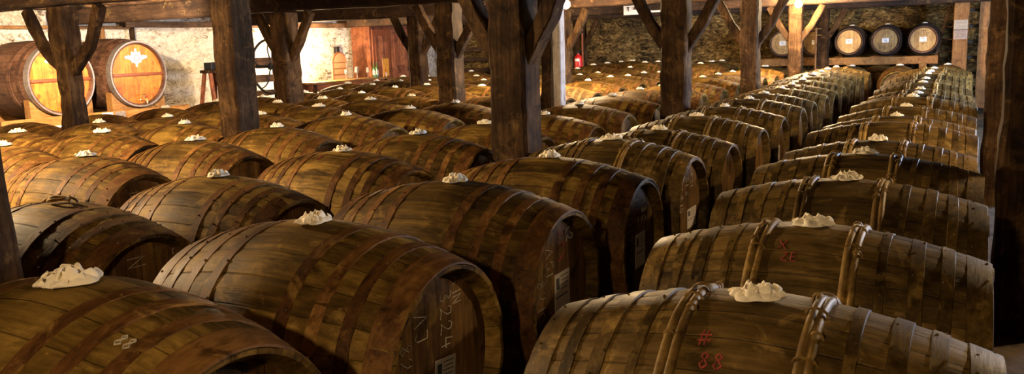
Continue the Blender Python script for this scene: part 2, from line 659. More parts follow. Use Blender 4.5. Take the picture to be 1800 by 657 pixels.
# ------------------------------------------------------------------ bung cloths
def cloth_mesh(seed):
    """a rag bunched into a rosette: frilled rings standing on a draped wavy skirt."""
    rnd = random.Random(seed)
    bm = bmesh.new()
    nu = 120
    th = .0018
    ex, ey = rnd.uniform(1.15, 1.4), rnd.uniform(.85, 1.0)

    def sheet(nv, fn):
        top = [[Vector(fn(2 * PI * i / nu, j / (nv - 1))) for j in range(nv)] for i in range(nu)]
        T, B = [], []
        for i in range(nu):
            r1, r2 = [], []
            for j in range(nv):
                p = top[i][j]
                du = top[(i + 1) % nu][j] - top[i - 1][j]
                dv = top[i][min(j + 1, nv - 1)] - top[i][max(j - 1, 0)]
                nn = du.cross(dv)
                nn = nn.normalized() if nn.length > 1e-9 else Vector((0, 0, 1))
                r1.append(bm.verts.new(p + nn * th / 2))
                r2.append(bm.verts.new(p - nn * th / 2))
            T.append(r1)
            B.append(r2)
        for i in range(nu):
            k = (i + 1) % nu
            for j in range(nv - 1):
                bm.faces.new((T[i][j], T[k][j], T[k][j + 1], T[i][j + 1]))
                bm.faces.new((B[i][j], B[i][j + 1], B[k][j + 1], B[k][j]))
            bm.faces.new((T[i][0], B[i][0], B[k][0], T[k][0]))
            bm.faces.new((T[i][-1], T[k][-1], B[k][-1], B[i][-1]))

    def frill(r0, h, splay, amp, n, z0, nv=9):
        p = [rnd.uniform(0, 6.28) for _ in range(6)]

        def fn(a, t):
            w = math.sin(n * a + p[0] + 1.1 * math.sin(2 * a + p[1])) + .5 * math.sin((2 * n - 1) * a + p[2])
            bulge = math.sin(PI * t)
            r = r0 * (1 + .16 * math.sin(2 * a + p[3])) + splay * bulge - .001 * t + amp * (.35 + .9 * bulge) * w
            z = z0 + h * (1 - math.cos(t * 2.2)) * .63 * (.85 + .30 * math.sin(2 * a + p[4]) + .16 * math.sin(n * a + p[5])) + .003 * noise.noise(Vector((8 * math.cos(a), 8 * math.sin(a), t * 3 + seed)))
            tw = .16 * t * w
            return (r * math.cos(a + tw) * ex, r * math.sin(a + tw) * ey, max(z, .0012))
        sheet(nv, fn)
    q = [rnd.uniform(0, 6.28) for _ in range(5)]

    def skirt(a, t):
        w = math.sin(6 * a + q[0] + math.sin(2 * a)) + .5 * math.sin(11 * a + q[1])
        R1 = .049 * (1 + .12 * math.sin(2 * a + q[2]) + .08 * math.sin(5 * a + q[3]))
        r = .004 + (R1 - .004) * t
        z = .002 + .016 * (1 - t) ** .6 * (1 + .15 * w) + .0055 * t * max(0, w) * math.sin(PI * min(1, t * .95))
        return (r * math.cos(a) * ex, r * math.sin(a) * ey, z)
    sheet(12, skirt)
    frill(.037, .017, .006, .0048, 8, .001)
    frill(.023, .024, .005, .0046, 6, .002)
    frill(.010, .022, .004, .0035, 4, .004)
    return to_mesh(bm, 'bung_cloth', True, math.radians(70))


CLOTH = [cloth_mesh(s) for s in range(6)]
for m in CLOTH:
    m.materials.append(M['cloth'])


def cord_ring_mesh():
    bm = bmesh.new()
    pts = []
    for i in range(60):
        a = i / 59 * 4.4 * PI
        r = .040 + .006 * math.sin(a * 1.7)
        pts.append((r * 1.2 * math.cos(a), r * .75 * math.sin(a), .006 + .010 * abs(math.sin(a * .9)) + .005 * i / 59))
    add_tube(bm, pts, .0065, 8)
    add_tube(bm, [(.045, 0, .012), (.06, .004, .022), (.075, .012, .012), (.088, .01, .004)], .006, 8)
    add_tube(bm, [(-.045, 0, .008), (-.062, -.006, .012), (-.075, -.012, .003)], .006, 8)
    me = to_mesh(bm, 'cord_ring')
    me.materials.append(M['rope'])
    return me


CORD = cord_ring_mesh()

# ------------------------------------------------------------------ writing
G = {
    '0': [[(.5, 1), (.15, .8), (.1, .35), (.35, 0), (.7, .15), (.85, .6), (.7, .9), (.5, 1)]],
    '1': [[(.5, 1), (.5, 0)]],
    '2': [[(.1, .75), (.3, 1), (.7, .95), (.75, .65), (.4, .3), (.05, .05), (.45, .1), (.9, 0)]],
    '3': [[(.1, .9), (.5, 1), (.75, .8), (.35, .55), (.8, .35), (.6, .02), (.1, .1)]],
    '4': [[(.3, 1), (.1, .4), (.9, .4)], [(.7, .75), (.65, 0)]],
    '5': [[(.85, 1), (.25, 1), (.2, .6), (.7, .55), (.8, .2), (.45, 0), (.1, .1)]],
    '6': [[(.7, 1), (.25, .7), (.1, .25), (.4, 0), (.75, .2), (.6, .5), (.2, .4)]],
    '7': [[(.1, 1), (.9, 1), (.35, 0)]],
    '8': [[(.5, .55), (.2, .8), (.5, 1), (.8, .8), (.5, .55), (.15, .25), (.45, 0), (.85, .25), (.5, .55)]],
    '9': [[(.8, .7), (.5, .5), (.2, .75), (.5, 1), (.8, .75), (.7, .3), (.4, 0)]],
    'A': [[(0, 0), (.45, 1), (.9, 0)], [(.2, .35), (.75, .35)]],
    'D': [[(.15, 0), (.15, 1), (.65, .85), (.85, .5), (.6, .1), (.15, 0)]],
    'E': [[(.8, 1), (.15, 1), (.15, 0), (.85, 0)], [(.15, .5), (.65, .5)]],
    'I': [[(.5, 1), (.5, 0)]],
    'J': [[(.2, 1), (.8, 1), (.75, .2), (.45, 0), (.15, .2)]],
    'L': [[(.2, 1), (.2, 0), (.8, .05)]],
    'N': [[(.1, 0), (.1, 1), (.8, 0), (.8, 1)]],
    'P': [[(.2, 0), (.2, 1), (.75, .9), (.7, .55), (.2, .5)]],
    'R': [[(.2, 0), (.2, 1), (.75, .9), (.7, .55), (.2, .5), (.8, 0)]],
    'S': [[(.85, .9), (.4, 1), (.15, .75), (.75, .35), (.6, .02), (.1, .1)]],
    'X': [[(.05, 1), (.9, 0)], [(.85, 1), (.1, 0)]],
    'Z': [[(.1, 1), (.85, .95), (.1, .05), (.9, 0)]],
    '#': [[(.3, 1), (.2, 0)], [(.7, 1), (.6, 0)], [(0, .65), (1, .7)], [(0, .3), (1, .35)]],
    ' ': [],
}


def strokes(text, size, adv=.95):
    out = []
    x = 0
    for ch in text:
        for s in G[ch]:
            out.append([((x + px * .62) * size, (py - .5) * size) for px, py in s])
        x += adv * (.55 if ch in '1I ' else .8)
    return out


def head_writing(parent, lines, name='chalk_writing', mat='chalk'):
    """lines: (text, y, ztop, size); characters lie on their side and read downwards."""
    xh = L_B - .0445
    for text, y, zt, size in lines:
        bm = bmesh.new()
        rnd = random.Random(hash(text) % 1000 if False else len(text) * 7 + int(y * 1000))
        for s in strokes(text, size):
            # rotate 90 degrees clockwise as the reader faces -X (reader's right is +Y)
            pts = [(xh, y + v + rnd.uniform(-1, 1) * .0015, R_B + zt - u) for u, v in s]
            dense = []
            for a, b in zip(pts, pts[1:]):
                for i in range(3):
                    dense.append(Vector(a).lerp(Vector(b), i / 3))
            dense.append(Vector(pts[-1]))
            add_tube(bm, dense, .0015, 5)
        obj(name, bm, M[mat], parent)


def top_writing(parent, lines, name='pink_marks', mat='pinkchalk'):
    """marks on the staves: (text, x, angle from the top towards -Y, size)."""
    bm = bmesh.new()
    for text, x0, ang, size in lines:
        for s in strokes(text, size):
            dense = []
            pts = [Vector((u, v)) for u, v in s]
            for a, b in zip(pts, pts[1:]):
                for i in range(4):
                    dense.append(a.lerp(b, i / 4))
            dense.append(pts[-1])
            P3 = []
            for q in dense:
                x = x0 + q.x
                r = rad(x) + .001
                th = -(ang - q.y / r)
                P3.append((x, r * math.sin(th), R_B + r * math.cos(th)))
            add_tube(bm, P3, .0021, 5)
    return obj(name, bm, M[mat], parent)


def head_label(parent, y, z, w, h, tilt=0.0, mat='paper', marks=True):
    bm = bmesh.new()
    x = L_B - .0445
    add_box(bm, (0, 0, 0), (.0012, w, h))
    fs = set(bm.faces)
    if marks:
        n0 = len(bm.faces)
        for i in range(4):
            add_box(bm, (.0008, w * .14, h * (.40 - .10 * i)), (.0008, w * (.52 - .08 * (i % 2)), h * .018))
        add_box(bm, (.0008, -w * .30, h * .26), (.0008, w * .20, h * .26))
        add_box(bm, (.0008, -w * .05, h * -.06), (.0008, w * .78, h * .03))
        for f in bm.faces:
            if f not in fs:
                f.material_index = 1
    rot = Matrix.Rotation(tilt, 4, 'X')
    bmesh.ops.rotate(bm, cent=(0, 0, 0), matrix=rot, verts=bm.verts)
    bmesh.ops.translate(bm, vec=(x + .0004, y, R_B + z), verts=bm.verts)
    return link('paper_label', to_mesh(bm, 'paper_label', False), [M[mat], M['ink']], parent)


# ------------------------------------------------------------------ the rows of barrels
# (depth, height of the bung below the eye) in barrel pitches, per row
def ser(first, rest, z=-.67):
    return [(a, z) if not isinstance(a, tuple) else a for a in [first] + rest]


ROWS = {
    'A': (-2.12, [(1.37, -.60), (2.35, -.63), (3.37, -.64), (4.42, -.66), (5.42, -.67), (6.44, -.71), (7.43, -.69), (8.5, -.69), (9.6, -.69), (10.5, -.69),
                  (11.38, -.68), (12.25, -.68), (13.12, -.66), (14.0, -.63), (14.98, -.62), (15.9, -.62), (16.9, -.62)]),
    'B': (-3.75, [(2.42, -.67), (3.39, -.69), (4.47, -.68), (5.44, -.67), (6.46, -.69), (7.62, -.71), (8.6, -.68), (9.55, -.65), (10.6, -.64), (11.55, -.65),
                  (12.6, -.65), (13.62, -.63), (14.6, -.63), (15.6, -.63), (16.6, -.64), (17.6, -.64)]),
    'C': (-5.42, [(3.73, -0.674), (4.70, -0.674), (5.64, -0.664), (6.61, -0.644), (7.65, -0.664), (8.65, -0.674), (9.69, -0.654), (10.70, -0.654), (11.71, -0.644), (12.72, -0.624), (13.72, -0.614), (14.63, -0.634), (15.52, -0.624), (16.45, -0.654)]),
    'D': (-6.80, [(3.97, -0.668), (4.87, -0.658), (5.78, -0.668), (6.80, -0.668), (7.78, -0.658), (8.76, -0.648), (9.70, -0.668), (10.67, -0.648), (11.64, -0.638), (12.62, -0.658), (13.60, -0.638), (14.58, -0.648), (15.56, -0.648), (16.50, -0.648)]),
    'E': (-8.06, [(4.87, -0.682), (5.75, -0.672), (6.62, -0.692), (7.49, -0.682), (8.39, -0.662), (9.28, -0.672), (10.17, -0.652), (11.08, -0.622), (11.99, -0.632), (12.94, -0.652), (13.89, -0.652), (14.84, -0.662), (15.80, -0.662), (16.75, -0.672)]),
    'F': (-9.55, [(5.89, -0.705), (6.87, -0.695), (7.82, -0.695), (8.73, -0.675), (9.65, -0.675), (10.57, -0.665), (11.48, -0.665), (12.39, -0.644), (13.29, -0.624), (14.25, -0.665), (15.21, -0.665), (16.16, -0.665), (17.12, -0.665)]),
    'G': (-10.85, [(13.3, -.66), (14.25, -.66), (15.2, -.62), (16.15, -.66), (17.1, -.66), (18.1, -.63)]),
    'R': (-.467, [(2.25, -.70), (3.22, -.70), (4.19, -.68), (5.05, -.67), (6.05, -.71), (6.95, -.67), (7.85, -.71), (8.75, -.70), (9.65, -.67), (10.6, -.70),
                  (11.55, -.71), (12.5, -.68), (13.45, -.68), (14.4, -.65), (15.4, -.66), (16.4, -.65), (17.35, -.66)]),
    'S': (-5.25, [(17.9, -.58), (18.85, -.57), (19.8, -.56), (20.8, -.57)]),
    'T': (-6.62, [(18.0, -.60), (19.0, -.52), (19.95, -.54), (20.9, -.55)]),
    'U': (-7.82, [(17.8, -.60), (18.75, -.55), (19.65, -.54), (20.6, -.54), (21.45, -.54)]),
}
ROWNAME = {
    'R': 'the row right of the aisle', 'A': 'the row left of the aisle', 'B': 'the second row left of the aisle',
    'C': 'the third row left of the aisle', 'D': 'the fourth row left of the aisle', 'E': 'the fifth row left of the aisle',
    'F': 'the sixth row left of the aisle', 'G': 'the short row beside the desk', 'S': 'the back rows, rightmost row',
    'T': 'the back rows, middle row', 'U': 'the back rows, leftmost row'}
ORD = ['nearest', 'second', 'third', 'fourth', 'fifth', 'sixth', 'seventh', 'eighth', 'ninth', 'tenth', 'eleventh', 'twelfth', 'thirteenth',
       'fourteenth', 'fifteenth', 'sixteenth', 'seventeenth', 'eighteenth']
rng = random.Random(4)
BAR = {}
for rn, (X, L) in ROWS.items():
    bases = []
    for k, (Y, zb) in enumerate(L):
        top = EYE + K * zb
        gap = min([abs(Y - L[q][0]) for q in (k - 1, k + 1) if 0 <= q < len(L)])
        smax = (gap * K / 2 - .004) / R_B
        s = min((top - .11) / (2 * R_B), smax, 1.09)
        s = max(s, .9)
        base = top - 2 * R_B * s
        bases.append((Y, base))
        kind = 'bark' if (rn == 'R' or (rn == 'A' and k >= 4)) else 'flat'
        v = rng.randrange(3)
        loc = Vector((K * (X + (rng.uniform(-.02, .02) if k > 1 else 0)), K * Y, base))
        rz = rng.uniform(-.012, .012) + (PI if rng.random() < .4 else 0)
        if (rn, k) in (('A', 0), ('A', 1), ('A', 2), ('A', 3), ('A', 4), ('B', 0), ('B', 1), ('B', 2), ('B', 3), ('C', 0), ('R', 0), ('R', 1), ('R', 2), ('E', 0)):
            rz = 0.0
        hp = 'brown oak barrel with flat rusty hoops' if kind == 'flat' else 'oak barrel with paired split-wood hoops'
        if rn == 'F' or rn in 'GSTU' or k > 3:
            hp = 'oak barrel'
        lab = f'{hp}, {ORD[k]} in {ROWNAME[rn]}'
        b = put_barrel(kind, v, loc, rz, s, lab, 'barrels in ' + ROWNAME[rn].split(',')[0])
        BAR[rn, k] = b
        if rn == 'F' and k < 2 or (rn == 'R' and k in (5, 16)):
            continue
        cm = CLOTH[rng.randrange(6)]
        big = 1.2 if (rn, k) == ('A', 0) else (1.0 if k < 6 else .85)
        if (rn, k) == ('B', 0):
            cm = CORD
            big = .95
        c = bpy.data.objects.new('bung_cloth' if cm is not CORD else 'cord_coil', cm)
        C.objects.link(c)
        c.location = loc + Vector((0, 0, 2 * R_B * s + .0015))
        c.rotation_euler = (0, 0, rng.uniform(0, 6.28) if (rn, k) != ('B', 0) else .2)
        c.scale = (big, big, big * (1.0 if cm is CORD else 1.05))
        what = 'crumpled cream cloth' if cm is not CORD else 'coiled straw-coloured cord'
        tag(c, f'{what} on the {ORD[k]} barrel in {ROWNAME[rn]}', 'cloth' if cm is not CORD else 'cord', 'cloths on the barrel bungs')
    # rails: solid sleepers whose top is cut to carry every barrel
    pathy = [(bases[0][0] - .45, bases[0][1])] + bases + [(bases[-1][0] + .45, bases[-1][1])]
    lift = R_B - rad(.3)
    for sx, nm in ((-1, 'left'), (1, 'right')):
        bm = bmesh.new()
        x = K * X + sx * .3
        A = []
        for yy, bz in pathy:
            zt = bz + lift * .9
            A.append([bm.verts.new((x + dx, K * yy, zz)) for dx, zz in ((-.045, 0), (-.045, zt), (.045, zt), (.045, 0))])
        for a, b in zip(A, A[1:]):
            for q in range(4):
                bm.faces.new((a[q], a[(q + 1) % 4], b[(q + 1) % 4], b[q]))
        bm.faces.new(A[0])
        bm.faces.new(A[-1][::-1])
        o = obj('barrel_rail', bm, M['joist'], smooth=False)
        tag(o, f'{nm} low timber rail on the floor under {ROWNAME[rn]}', 'rail', 'rails under the barrel rows')

# writing on the near barrels
head_writing(BAR['A', 1], [('AIN', .100, .235, .045), ('3224', .04, .205, .058), ('AJ', -.085, .175, .060), ('8210', -.160, .115, .055)])
head_label(BAR["A", 1], .022, -.045, .105, .12, -.12)
head_writing(BAR['A', 2], [('A2', .10, .235, .055), ('A5L', -.075, .17, .060), ('8210', -.145, .07, .058)])
head_writing(BAR['A', 2], [('ZEX', .03, .215, .055)], 'pink_marks', 'pinkchalk')
head_label(BAR['A', 2], .03, -.02, .13, .16, 0)
head_writing(BAR['A', 3], [('330', .10, .19, .055), ('L55', .0, .20, .055), ('A019', -.08, .17, .060), ('21L', -.17, .04, .055)])
head_label(BAR['A', 3], .05, -.05, .13, .16, 0)
head_writing(BAR['A', 4], [('32L', .09, .2, .05), ('5L6', .0, .18, .05), ('A815', -.1, .14, .055)])
head_label(BAR['A', 4], .09, -.06, .17, .11, 0)
head_writing(BAR['B', 0], [('LSA', .17, .21, .06), ('N', -.02, .21, .075), ('EA28', .0, .06, .05)])
head_writing(BAR['C', 0], [('AR', .12, .23, .05), ('DA', -.04, .20, .06), ('47', -.12, .14, .06)])
head_writing(BAR['E', 0], [('D', .05, .23, .06)])
head_label(BAR['A', 5], .05, .06, .06, .12, 0, 'paper', False)
head_label(BAR['A', 7], .0, -.02, .12, .16, 0, 'paper', False)
head_label(BAR['A', 9], .0, -.02, .12, .16, 0, 'paper', False)
head_label(BAR['A', 10], .0, -.02, .12, .16, 0, 'paper', False)
top_writing(BAR['R', 0], [('#', -.085, .50, .045), ('88', -.072, .66, .040)])
top_writing(BAR['R', 1], [('X', -.075, .42, .04), ('ZE', -.06, .56, .035)])
top_writing(BAR['B', 2], [('8', -.07, .35, .045)])
top_writing(BAR['B', 3], [('8', -.07, .35, .05)])
top_writing(BAR['A', 0], [('88', .30, .30, .03)], 'chalk_writing', 'chalk')


# ------------------------------------------------------------------ posts, braces, beams
BZ = .57     # beam underside
POSTS = [
    # x, y, w, d, lean points (dx at mid), label, brace(left,right), material
    (-3.10, 1.62, .26, .28, 'dark near timber post at the left edge of the frame', 'post', (0, 0)),
    (-8.82, 6.0, .22, .22, 'forked crooked timber post in front of the big casks', 'post', (1, 1)),
    (-6.12, 5.86, .26, .29, 'thick square timber post right of the big casks', 'post', (0, 0)),
    (-2.93, 5.52, .30, .28, 'thick timber post in the centre foreground with broad braces', 'post', (1, 1)),
    (.36, 5.5, .32, .34, 'broad dark timber post at the right edge', 'post', (0, 0)),
    (-8.81, 9.45, .27, .34, 'timber post beside the iron hand wheel', 'post', (1, 1)),
    (-6.13, 9.7, .28, .29, 'dark braced timber post left of the central post', 'post', (1, 1)),
    (-4.70, 9.75, .15, .20, 'wavy brown timber post behind the central post', 'post', (0, 0)),
    (-2.93, 9.5, .30, .26, 'dark braced timber post in the middle right of the cellar', 'post', (1, 1)),
    (.32, 9.5, .26, .26, 'dark timber post behind the broad post at the right edge', 'post', (0, 0)),
    (-8.81, 12.85, .27, .26, 'timber post between the cupboard and the dark braced post', 'post', (1, 1)),
    (-6.15, 13.3, .30, .28, 'timber post behind the left hanging bulb', 'post', (0, 1)),
    (-2.94, 13.4, .27, .26, 'braced timber post left of the bright right bulb', 'post', (1, 1)),
    (-2.93, 17.25, .25, .25, 'timber post under the bright right bulb', 'post', (1, 1)),
    (-2.93, 20.75, .28, .26, 'slim timber post standing left of the cask shelf', 'post', (0, 1)),
    (-8.66, 19.9, .27, .30, 'dark timber post carrying the red fire extinguisher', 'post', (0, 1)),
]
for i, (x, y, w, d, lab, mt, br) in enumerate(POSTS):
    t = thing('timber_post', lab, 'post', (K * x, K * y, 0), 0, 'timber posts holding up the ceiling')
    bm = bmesh.new()
    H = EYE + K * BZ
    rr = random.Random(i + 10)
    top = H - .004
    crook = .03 if i in (1, 7) else .008
    lean = -.12 if i == 0 else 0
    add_timber(bm, [(0, 0, 0), (rr.uniform(-crook, crook), 0, H * .4), (rr.uniform(-crook, crook) + lean * .4, 0, H * .7), (lean, 0, top)], K * w, K * d, .006, i, 7,
               up=(1, 0, 0), wscale=(lambda s: 1.0 + .12 * math.sin(s * 9)) if i in (1, 7) else None)
    obj('shaft', bm, M['post'], t, smooth=True, angle=math.radians(25))
    for s, on in ((-1, br[0]), (1, br[1])):
        if not on:
            continue
        bm = bmesh.new()
        z0 = H - K * (.70 if i != 1 else .72)
        wd = {3: .15, 1: .08}.get(i, .095)
        xr = {1: .64, 3: .45}.get(i, .50)
        hw = K * w / 2
        bow = .05 if i == 1 else .015
        p0 = Vector((s * (hw - .045), 0, z0))
        p2 = Vector((s * (K * xr), 0, H - .01))
        p1 = p0.lerp(p2, .5) + Vector((s * bow, 0, -bow))
        add_timber(bm, [p0, p1, p2], wd, .10, .005, i * 3 + s, 4, up=(0, 1, 0))
        obj('brace', bm, M['post'], t, smooth=True, angle=math.radians(25))
# daylit face of the wavy post, added as a pale part-whitewashed plank
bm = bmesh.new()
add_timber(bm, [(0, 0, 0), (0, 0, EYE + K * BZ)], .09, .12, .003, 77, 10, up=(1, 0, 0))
o = obj('timber_post', bm, M['pale_lit_post'], None, W(-4.52, 9.72, 0) * Vector((1, 1, 0)))
tag(o, 'narrow added pale post, painted daylight and whitewash, beside the wavy brown post', 'post', 'timber posts holding up the ceiling')

BEAMS = [
    ([(-13.9, 6.0), (-8.65, 5.88), (-6.15, 5.9), (-2.9, 5.55), (.36, 5.5), (3.9, 5.5)], 'nearest heavy beam crossing above the forked post'),
    ([(-13.9, 9.3), (-8.68, 9.3), (-6.15, 9.65), (-2.93, 9.5), (.3, 9.5), (3.9, 9.5)], 'heavy beam crossing above the big casks and hand wheel'),
    ([(-13.9, 13.2), (-9.05, 13.2), (-6.15, 13.3), (-2.94, 13.4), (3.9, 13.4)], 'heavy beam crossing in front of the cupboard'),
    ([(-13.9, 17.3), (-2.93, 17.25), (3.9, 17.2)], 'heavy beam crossing above the bright right bulb'),
    ([(-13.9, 20.4), (-8.66, 19.9), (-2.93, 20.75), (3.9, 20.75)], 'rearmost heavy beam crossing in front of the casks on the shelf'),
    ([(-13.9, 1.75), (-2.95, 1.75), (3.9, 1.75)], 'heavy beam crossing overhead beside the camera'),
]
for i, (pts, lab) in enumerate(BEAMS):
    bm = bmesh.new()
    hgt = .22
    add_timber(bm, [(K * x, K * y, EYE + K * BZ + hgt / 2) for x, y in pts], hgt, .22, .008, 200 + i, 8, up=(0, 0, 1))
    o = obj('ceiling_beam', bm, M['beam'], smooth=True, angle=math.radians(25))
    tag(o, lab, 'beam', 'heavy cross beams under the ceiling')
CZ = EYE + K * BZ + .22
JH = .12
xs = -13.6
j = 0
jn = 0
while xs < 3.7:
    jn += 1
    bm = bmesh.new()
    add_timber(bm, [(K * xs, -2.6, CZ + JH / 2), (K * xs, K * 22.4, CZ + JH / 2)], JH, .09, .004, 300 + jn, 24, up=(0, 0, 1))
    o = obj('ceiling_joist', bm, M['joist'], smooth=True, angle=math.radians(25))
    tag(o, 'dark timber joist running along the ceiling above the cross beams', 'joist', 'ceiling joists resting on the cross beams')
    xs += .82

# ------------------------------------------------------------------ room shell
XL, XR, YB, YF = -14.3 * K, 4.0 * K, 22.6 * K, -3.2 * K
HC = CZ + JH


def slab(name, c, s, mat, kind='structure'):
    bm = bmesh.new()
    add_box(bm, c, s)
    o = obj(name, bm, mat, smooth=False)
    o['kind'] = kind
    return o


slab('floor', ((XL + XR) / 2, (YB + YF) / 2, -.05), (XR - XL + .6, YB - YF + .6, .1), M['floor'])
slab('ceiling', ((XL + XR) / 2, (YB + YF) / 2, HC + .05), (XR - XL + .6, YB - YF + .6, .1), M['ceiling'])


def rough_wall(name, p0, p1, h, mat, nrm, seed, amp=.03, holes=None):
    """vertical rubble wall from p0 to p1, thick .3 behind the face."""
    bm = bmesh.new()
    p0, p1 = Vector(p0), Vector(p1)
    Lw = (p1 - p0).length
    nx, nz = int(Lw / .09), int(h / .09)
    n = Vector(nrm)
    rows = []
    for i in range(nx + 1):
        col = []
        for k in range(nz + 1):
            p = p0.lerp(p1, i / nx) + Vector((0, 0, h * k / nz))
            f = noise.fractal(p * 2.6 + Vector((seed, 0, 0)), .8, 2.2, 4)
            edge = 0 if i in (0, nx) or k in (0, nz) else 1
            col.append(bm.verts.new(p + n * (amp * f * edge)))
        rows.append(col)
    for i in range(nx):
        for k in range(nz):
            bm.faces.new((rows[i][k], rows[i + 1][k], rows[i + 1][k + 1], rows[i][k + 1]))
    back = [[bm.verts.new(q - n * .3) for q in (p0, p0 + Vector((0, 0, h)))], [bm.verts.new(q - n * .3) for q in (p1, p1 + Vector((0, 0, h)))]]
    bm.faces.new((back[0][0], back[0][1], back[1][1], back[1][0]))
    bm.faces.new([rows[i][nz] for i in range(nx + 1)] + [back[1][1], back[0][1]])
    bm.faces.new([rows[i][0] for i in range(nx, -1, -1)] + [back[0][0], back[1][0]])
    bm.faces.new([rows[0][k] for k in range(nz, -1, -1)] + [back[0][0], back[0][1]])
    bm.faces.new([rows[nx][k] for k in range(nz + 1)] + [back[1][1], back[1][0]])
    o = obj(name, bm, mat, smooth=True, angle=math.radians(60))
    o['kind'] = 'structure'
    return o


rough_wall('wall_left', (XL, YF, 0), (XL, YB, 0), HC, M['plaster'], (1, 0, 0), 3)
rough_wall('wall_back', (XL, YB, 0), (XR, YB, 0), HC, M['stone'], (0, -1, 0), 9, .05)
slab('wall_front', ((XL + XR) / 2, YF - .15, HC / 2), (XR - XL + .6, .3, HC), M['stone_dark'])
# right wall with a big window opening
WY0, WY1, WZ0, WZ1 = 11.0 * K, 15.8 * K, .95, 2.0
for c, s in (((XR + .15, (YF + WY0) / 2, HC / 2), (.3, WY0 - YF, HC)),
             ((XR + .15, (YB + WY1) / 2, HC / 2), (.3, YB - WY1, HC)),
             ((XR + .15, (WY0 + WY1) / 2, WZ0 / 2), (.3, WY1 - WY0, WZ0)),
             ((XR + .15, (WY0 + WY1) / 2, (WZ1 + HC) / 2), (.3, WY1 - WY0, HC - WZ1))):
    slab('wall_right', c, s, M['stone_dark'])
bm = bmesh.new()
for yy in (WY0 + .03, (WY0 * 2 + WY1) / 3, (WY0 + 2 * WY1) / 3, WY1 - .03):
    add_box(bm, (XR + .12, yy, (WZ0 + WZ1) / 2), (.07, .06, WZ1 - WZ0), .004)
for zz in (WZ0 + .03, WZ1 - .03):
    add_box(bm, (XR + .12, (WY0 + WY1) / 2, zz), (.07, WY1 - WY0, .06), .004)
o = obj('window_1', bm, M['post'], smooth=False)
o['kind'] = 'structure'

# ------------------------------------------------------------------ big casks on cradles
def big_cask(x, y, z, r, L, label):
    t = thing('big_cask', label, 'cask', W(x, y, z) - Vector((L, 0, 0)), 0, 'big horizontal casks by the left wall')
    bm = bmesh.new()
    seg = 96
    rb = r * 1.13
    prof = []
    nL = 14
    for i in range(nL + 1):
        u = -1 + 2 * i / nL
        prof.append((rb - (rb - r) * u * u, u * L))
    prof = [(r - .035, -L + .06), (r - .03, -L)] + prof + [(r - .03, L), (r - .04, L - .05)]
    add_lathe(bm, prof, seg, 'x')
    obj('body', bm, M['foudre'], t)
    for s in (-1, 1):
        bm = bmesh.new()
        add_lathe(bm, [(0, s * (L - .04)), (r * .6, s * (L - .042)), (r - .025, s * (L - .045)), (r - .025, s * (L - .07)), (0, s * (L - .07))], 64, 'x')
        obj('head', bm, M['foudre_head'], t)
    for q in (-.93, -.72, -.45, .45, .72, .93):
        bm = bmesh.new()
        w = .03
        rr = lambda u: rb - (rb - r) * (u / L) ** 2
        x0, x1 = q * L - w, q * L + w
        x0, x1 = max(-L, x0), min(L, x1)
        add_lathe(bm, [(rr(x0) - .002, x0), (rr(x0) + .006, x0), (rr(x1) + .006, x1), (rr(x1) - .002, x1)], 96, 'x')
        obj('hoop', bm, M['foudre'] if abs(q) < .9 else M['steel'], t)
    # chime ring in grey metal round the front head
    bm = bmesh.new()
    add_lathe(bm, [(r - .012, L - .004), (r + .010, L - .004), (r + .010, L + .010), (r - .012, L + .010), (r - .012, L - .004)], 96, 'x')
    obj('rim', bm, M['steel'], t)
    bm = bmesh.new()
    add_box(bm, (L - .022, 0, -.005), (.036, 2 * r - .09, .042), .006)
    obj('cross_bar', bm, M['foudre_bar'], t)
    # cartouche
    bm = bmesh.new()
    zc = .50 * r
    xf = L - .034
    pts = []
    n = 48
    for i in range(n):
        a = 2 * PI * i / n
        rx = abs(math.cos(a)) ** 1.4 * .155 * r / .48 + .05
        base = .105 / (abs(math.cos(a)) * .75 + abs(math.sin(a)) * 1.0)
        wv = 1 + .10 * math.cos(8 * a) + .06 * math.cos(16 * a)
        pts.append((math.cos(a) * base * wv * 1.12, math.sin(a) * base * wv))
    f1 = [bm.verts.new((xf, p[0], zc + p[1])) for p in pts]
    f2 = [bm.verts.new((xf + .012, p[0] * .94, zc + p[1] * .94)) for p in pts]
    for i in range(n):
        k = (i + 1) % n
        bm.faces.new((f1[i], f1[k], f2[k], f2[i]))
    bm.faces.new(f2)
    bm.faces.new(f1[::-1])
    for yy, zz, q in ((.165, .012, .024), (-.165, .012, .024), (0, .115, .02), (0, -.115, .018), (.125, .02, .022), (-.125, .02, .022), (.06, .075, .018), (-.06, .075, .018)):
        add_lathe(bm, [(0, xf + .016), (q * .6, xf + .014), (q, xf + .006), (q, xf)], 14, 'x', (0, yy, zc + zz))
    o = obj('emblem', bm, M['silver'], t)
    bm = bmesh.new()
    ring = [(xf + .015, .042 * math.cos(2 * PI * i / 28), zc + .042 * math.sin(2 * PI * i / 28)) for i in range(28)]
    add_tube(bm, ring, .006, 6, closed=True)
    for k in range(3):
        add_tube(bm, [(xf + .015, -.014 + .014 * k, zc - .016), (xf + .015, -.012 + .013 * k, zc + .018)], .003, 5)
    obj('emblem_ring', bm, M['steel'], o)
    # tap
    bm = bmesh.new()
    zt = -r * .80
    add_lathe(bm, [(0, L - .05), (.024, L - .05), (.024, L - .01), (.014, L), (.014, L + .07), (.02, L + .075), (.02, L + .10), (0, L + .10)], 16, 'x', (0, 0, zt))
    add_tube(bm, [(L + .085, 0, zt), (L + .11, 0, zt - .01), (L + .115, 0, zt - .05)], .012, 10)
    add_tube(bm, [(L + .05, 0, zt), (L + .05, 0, zt + .07)], .008, 8)
    add_tube(bm, [(L + .05, -.035, zt + .075), (L + .05, .035, zt + .075)], .010, 8)
    obj('tap', bm, M['brass'], t)
    return t


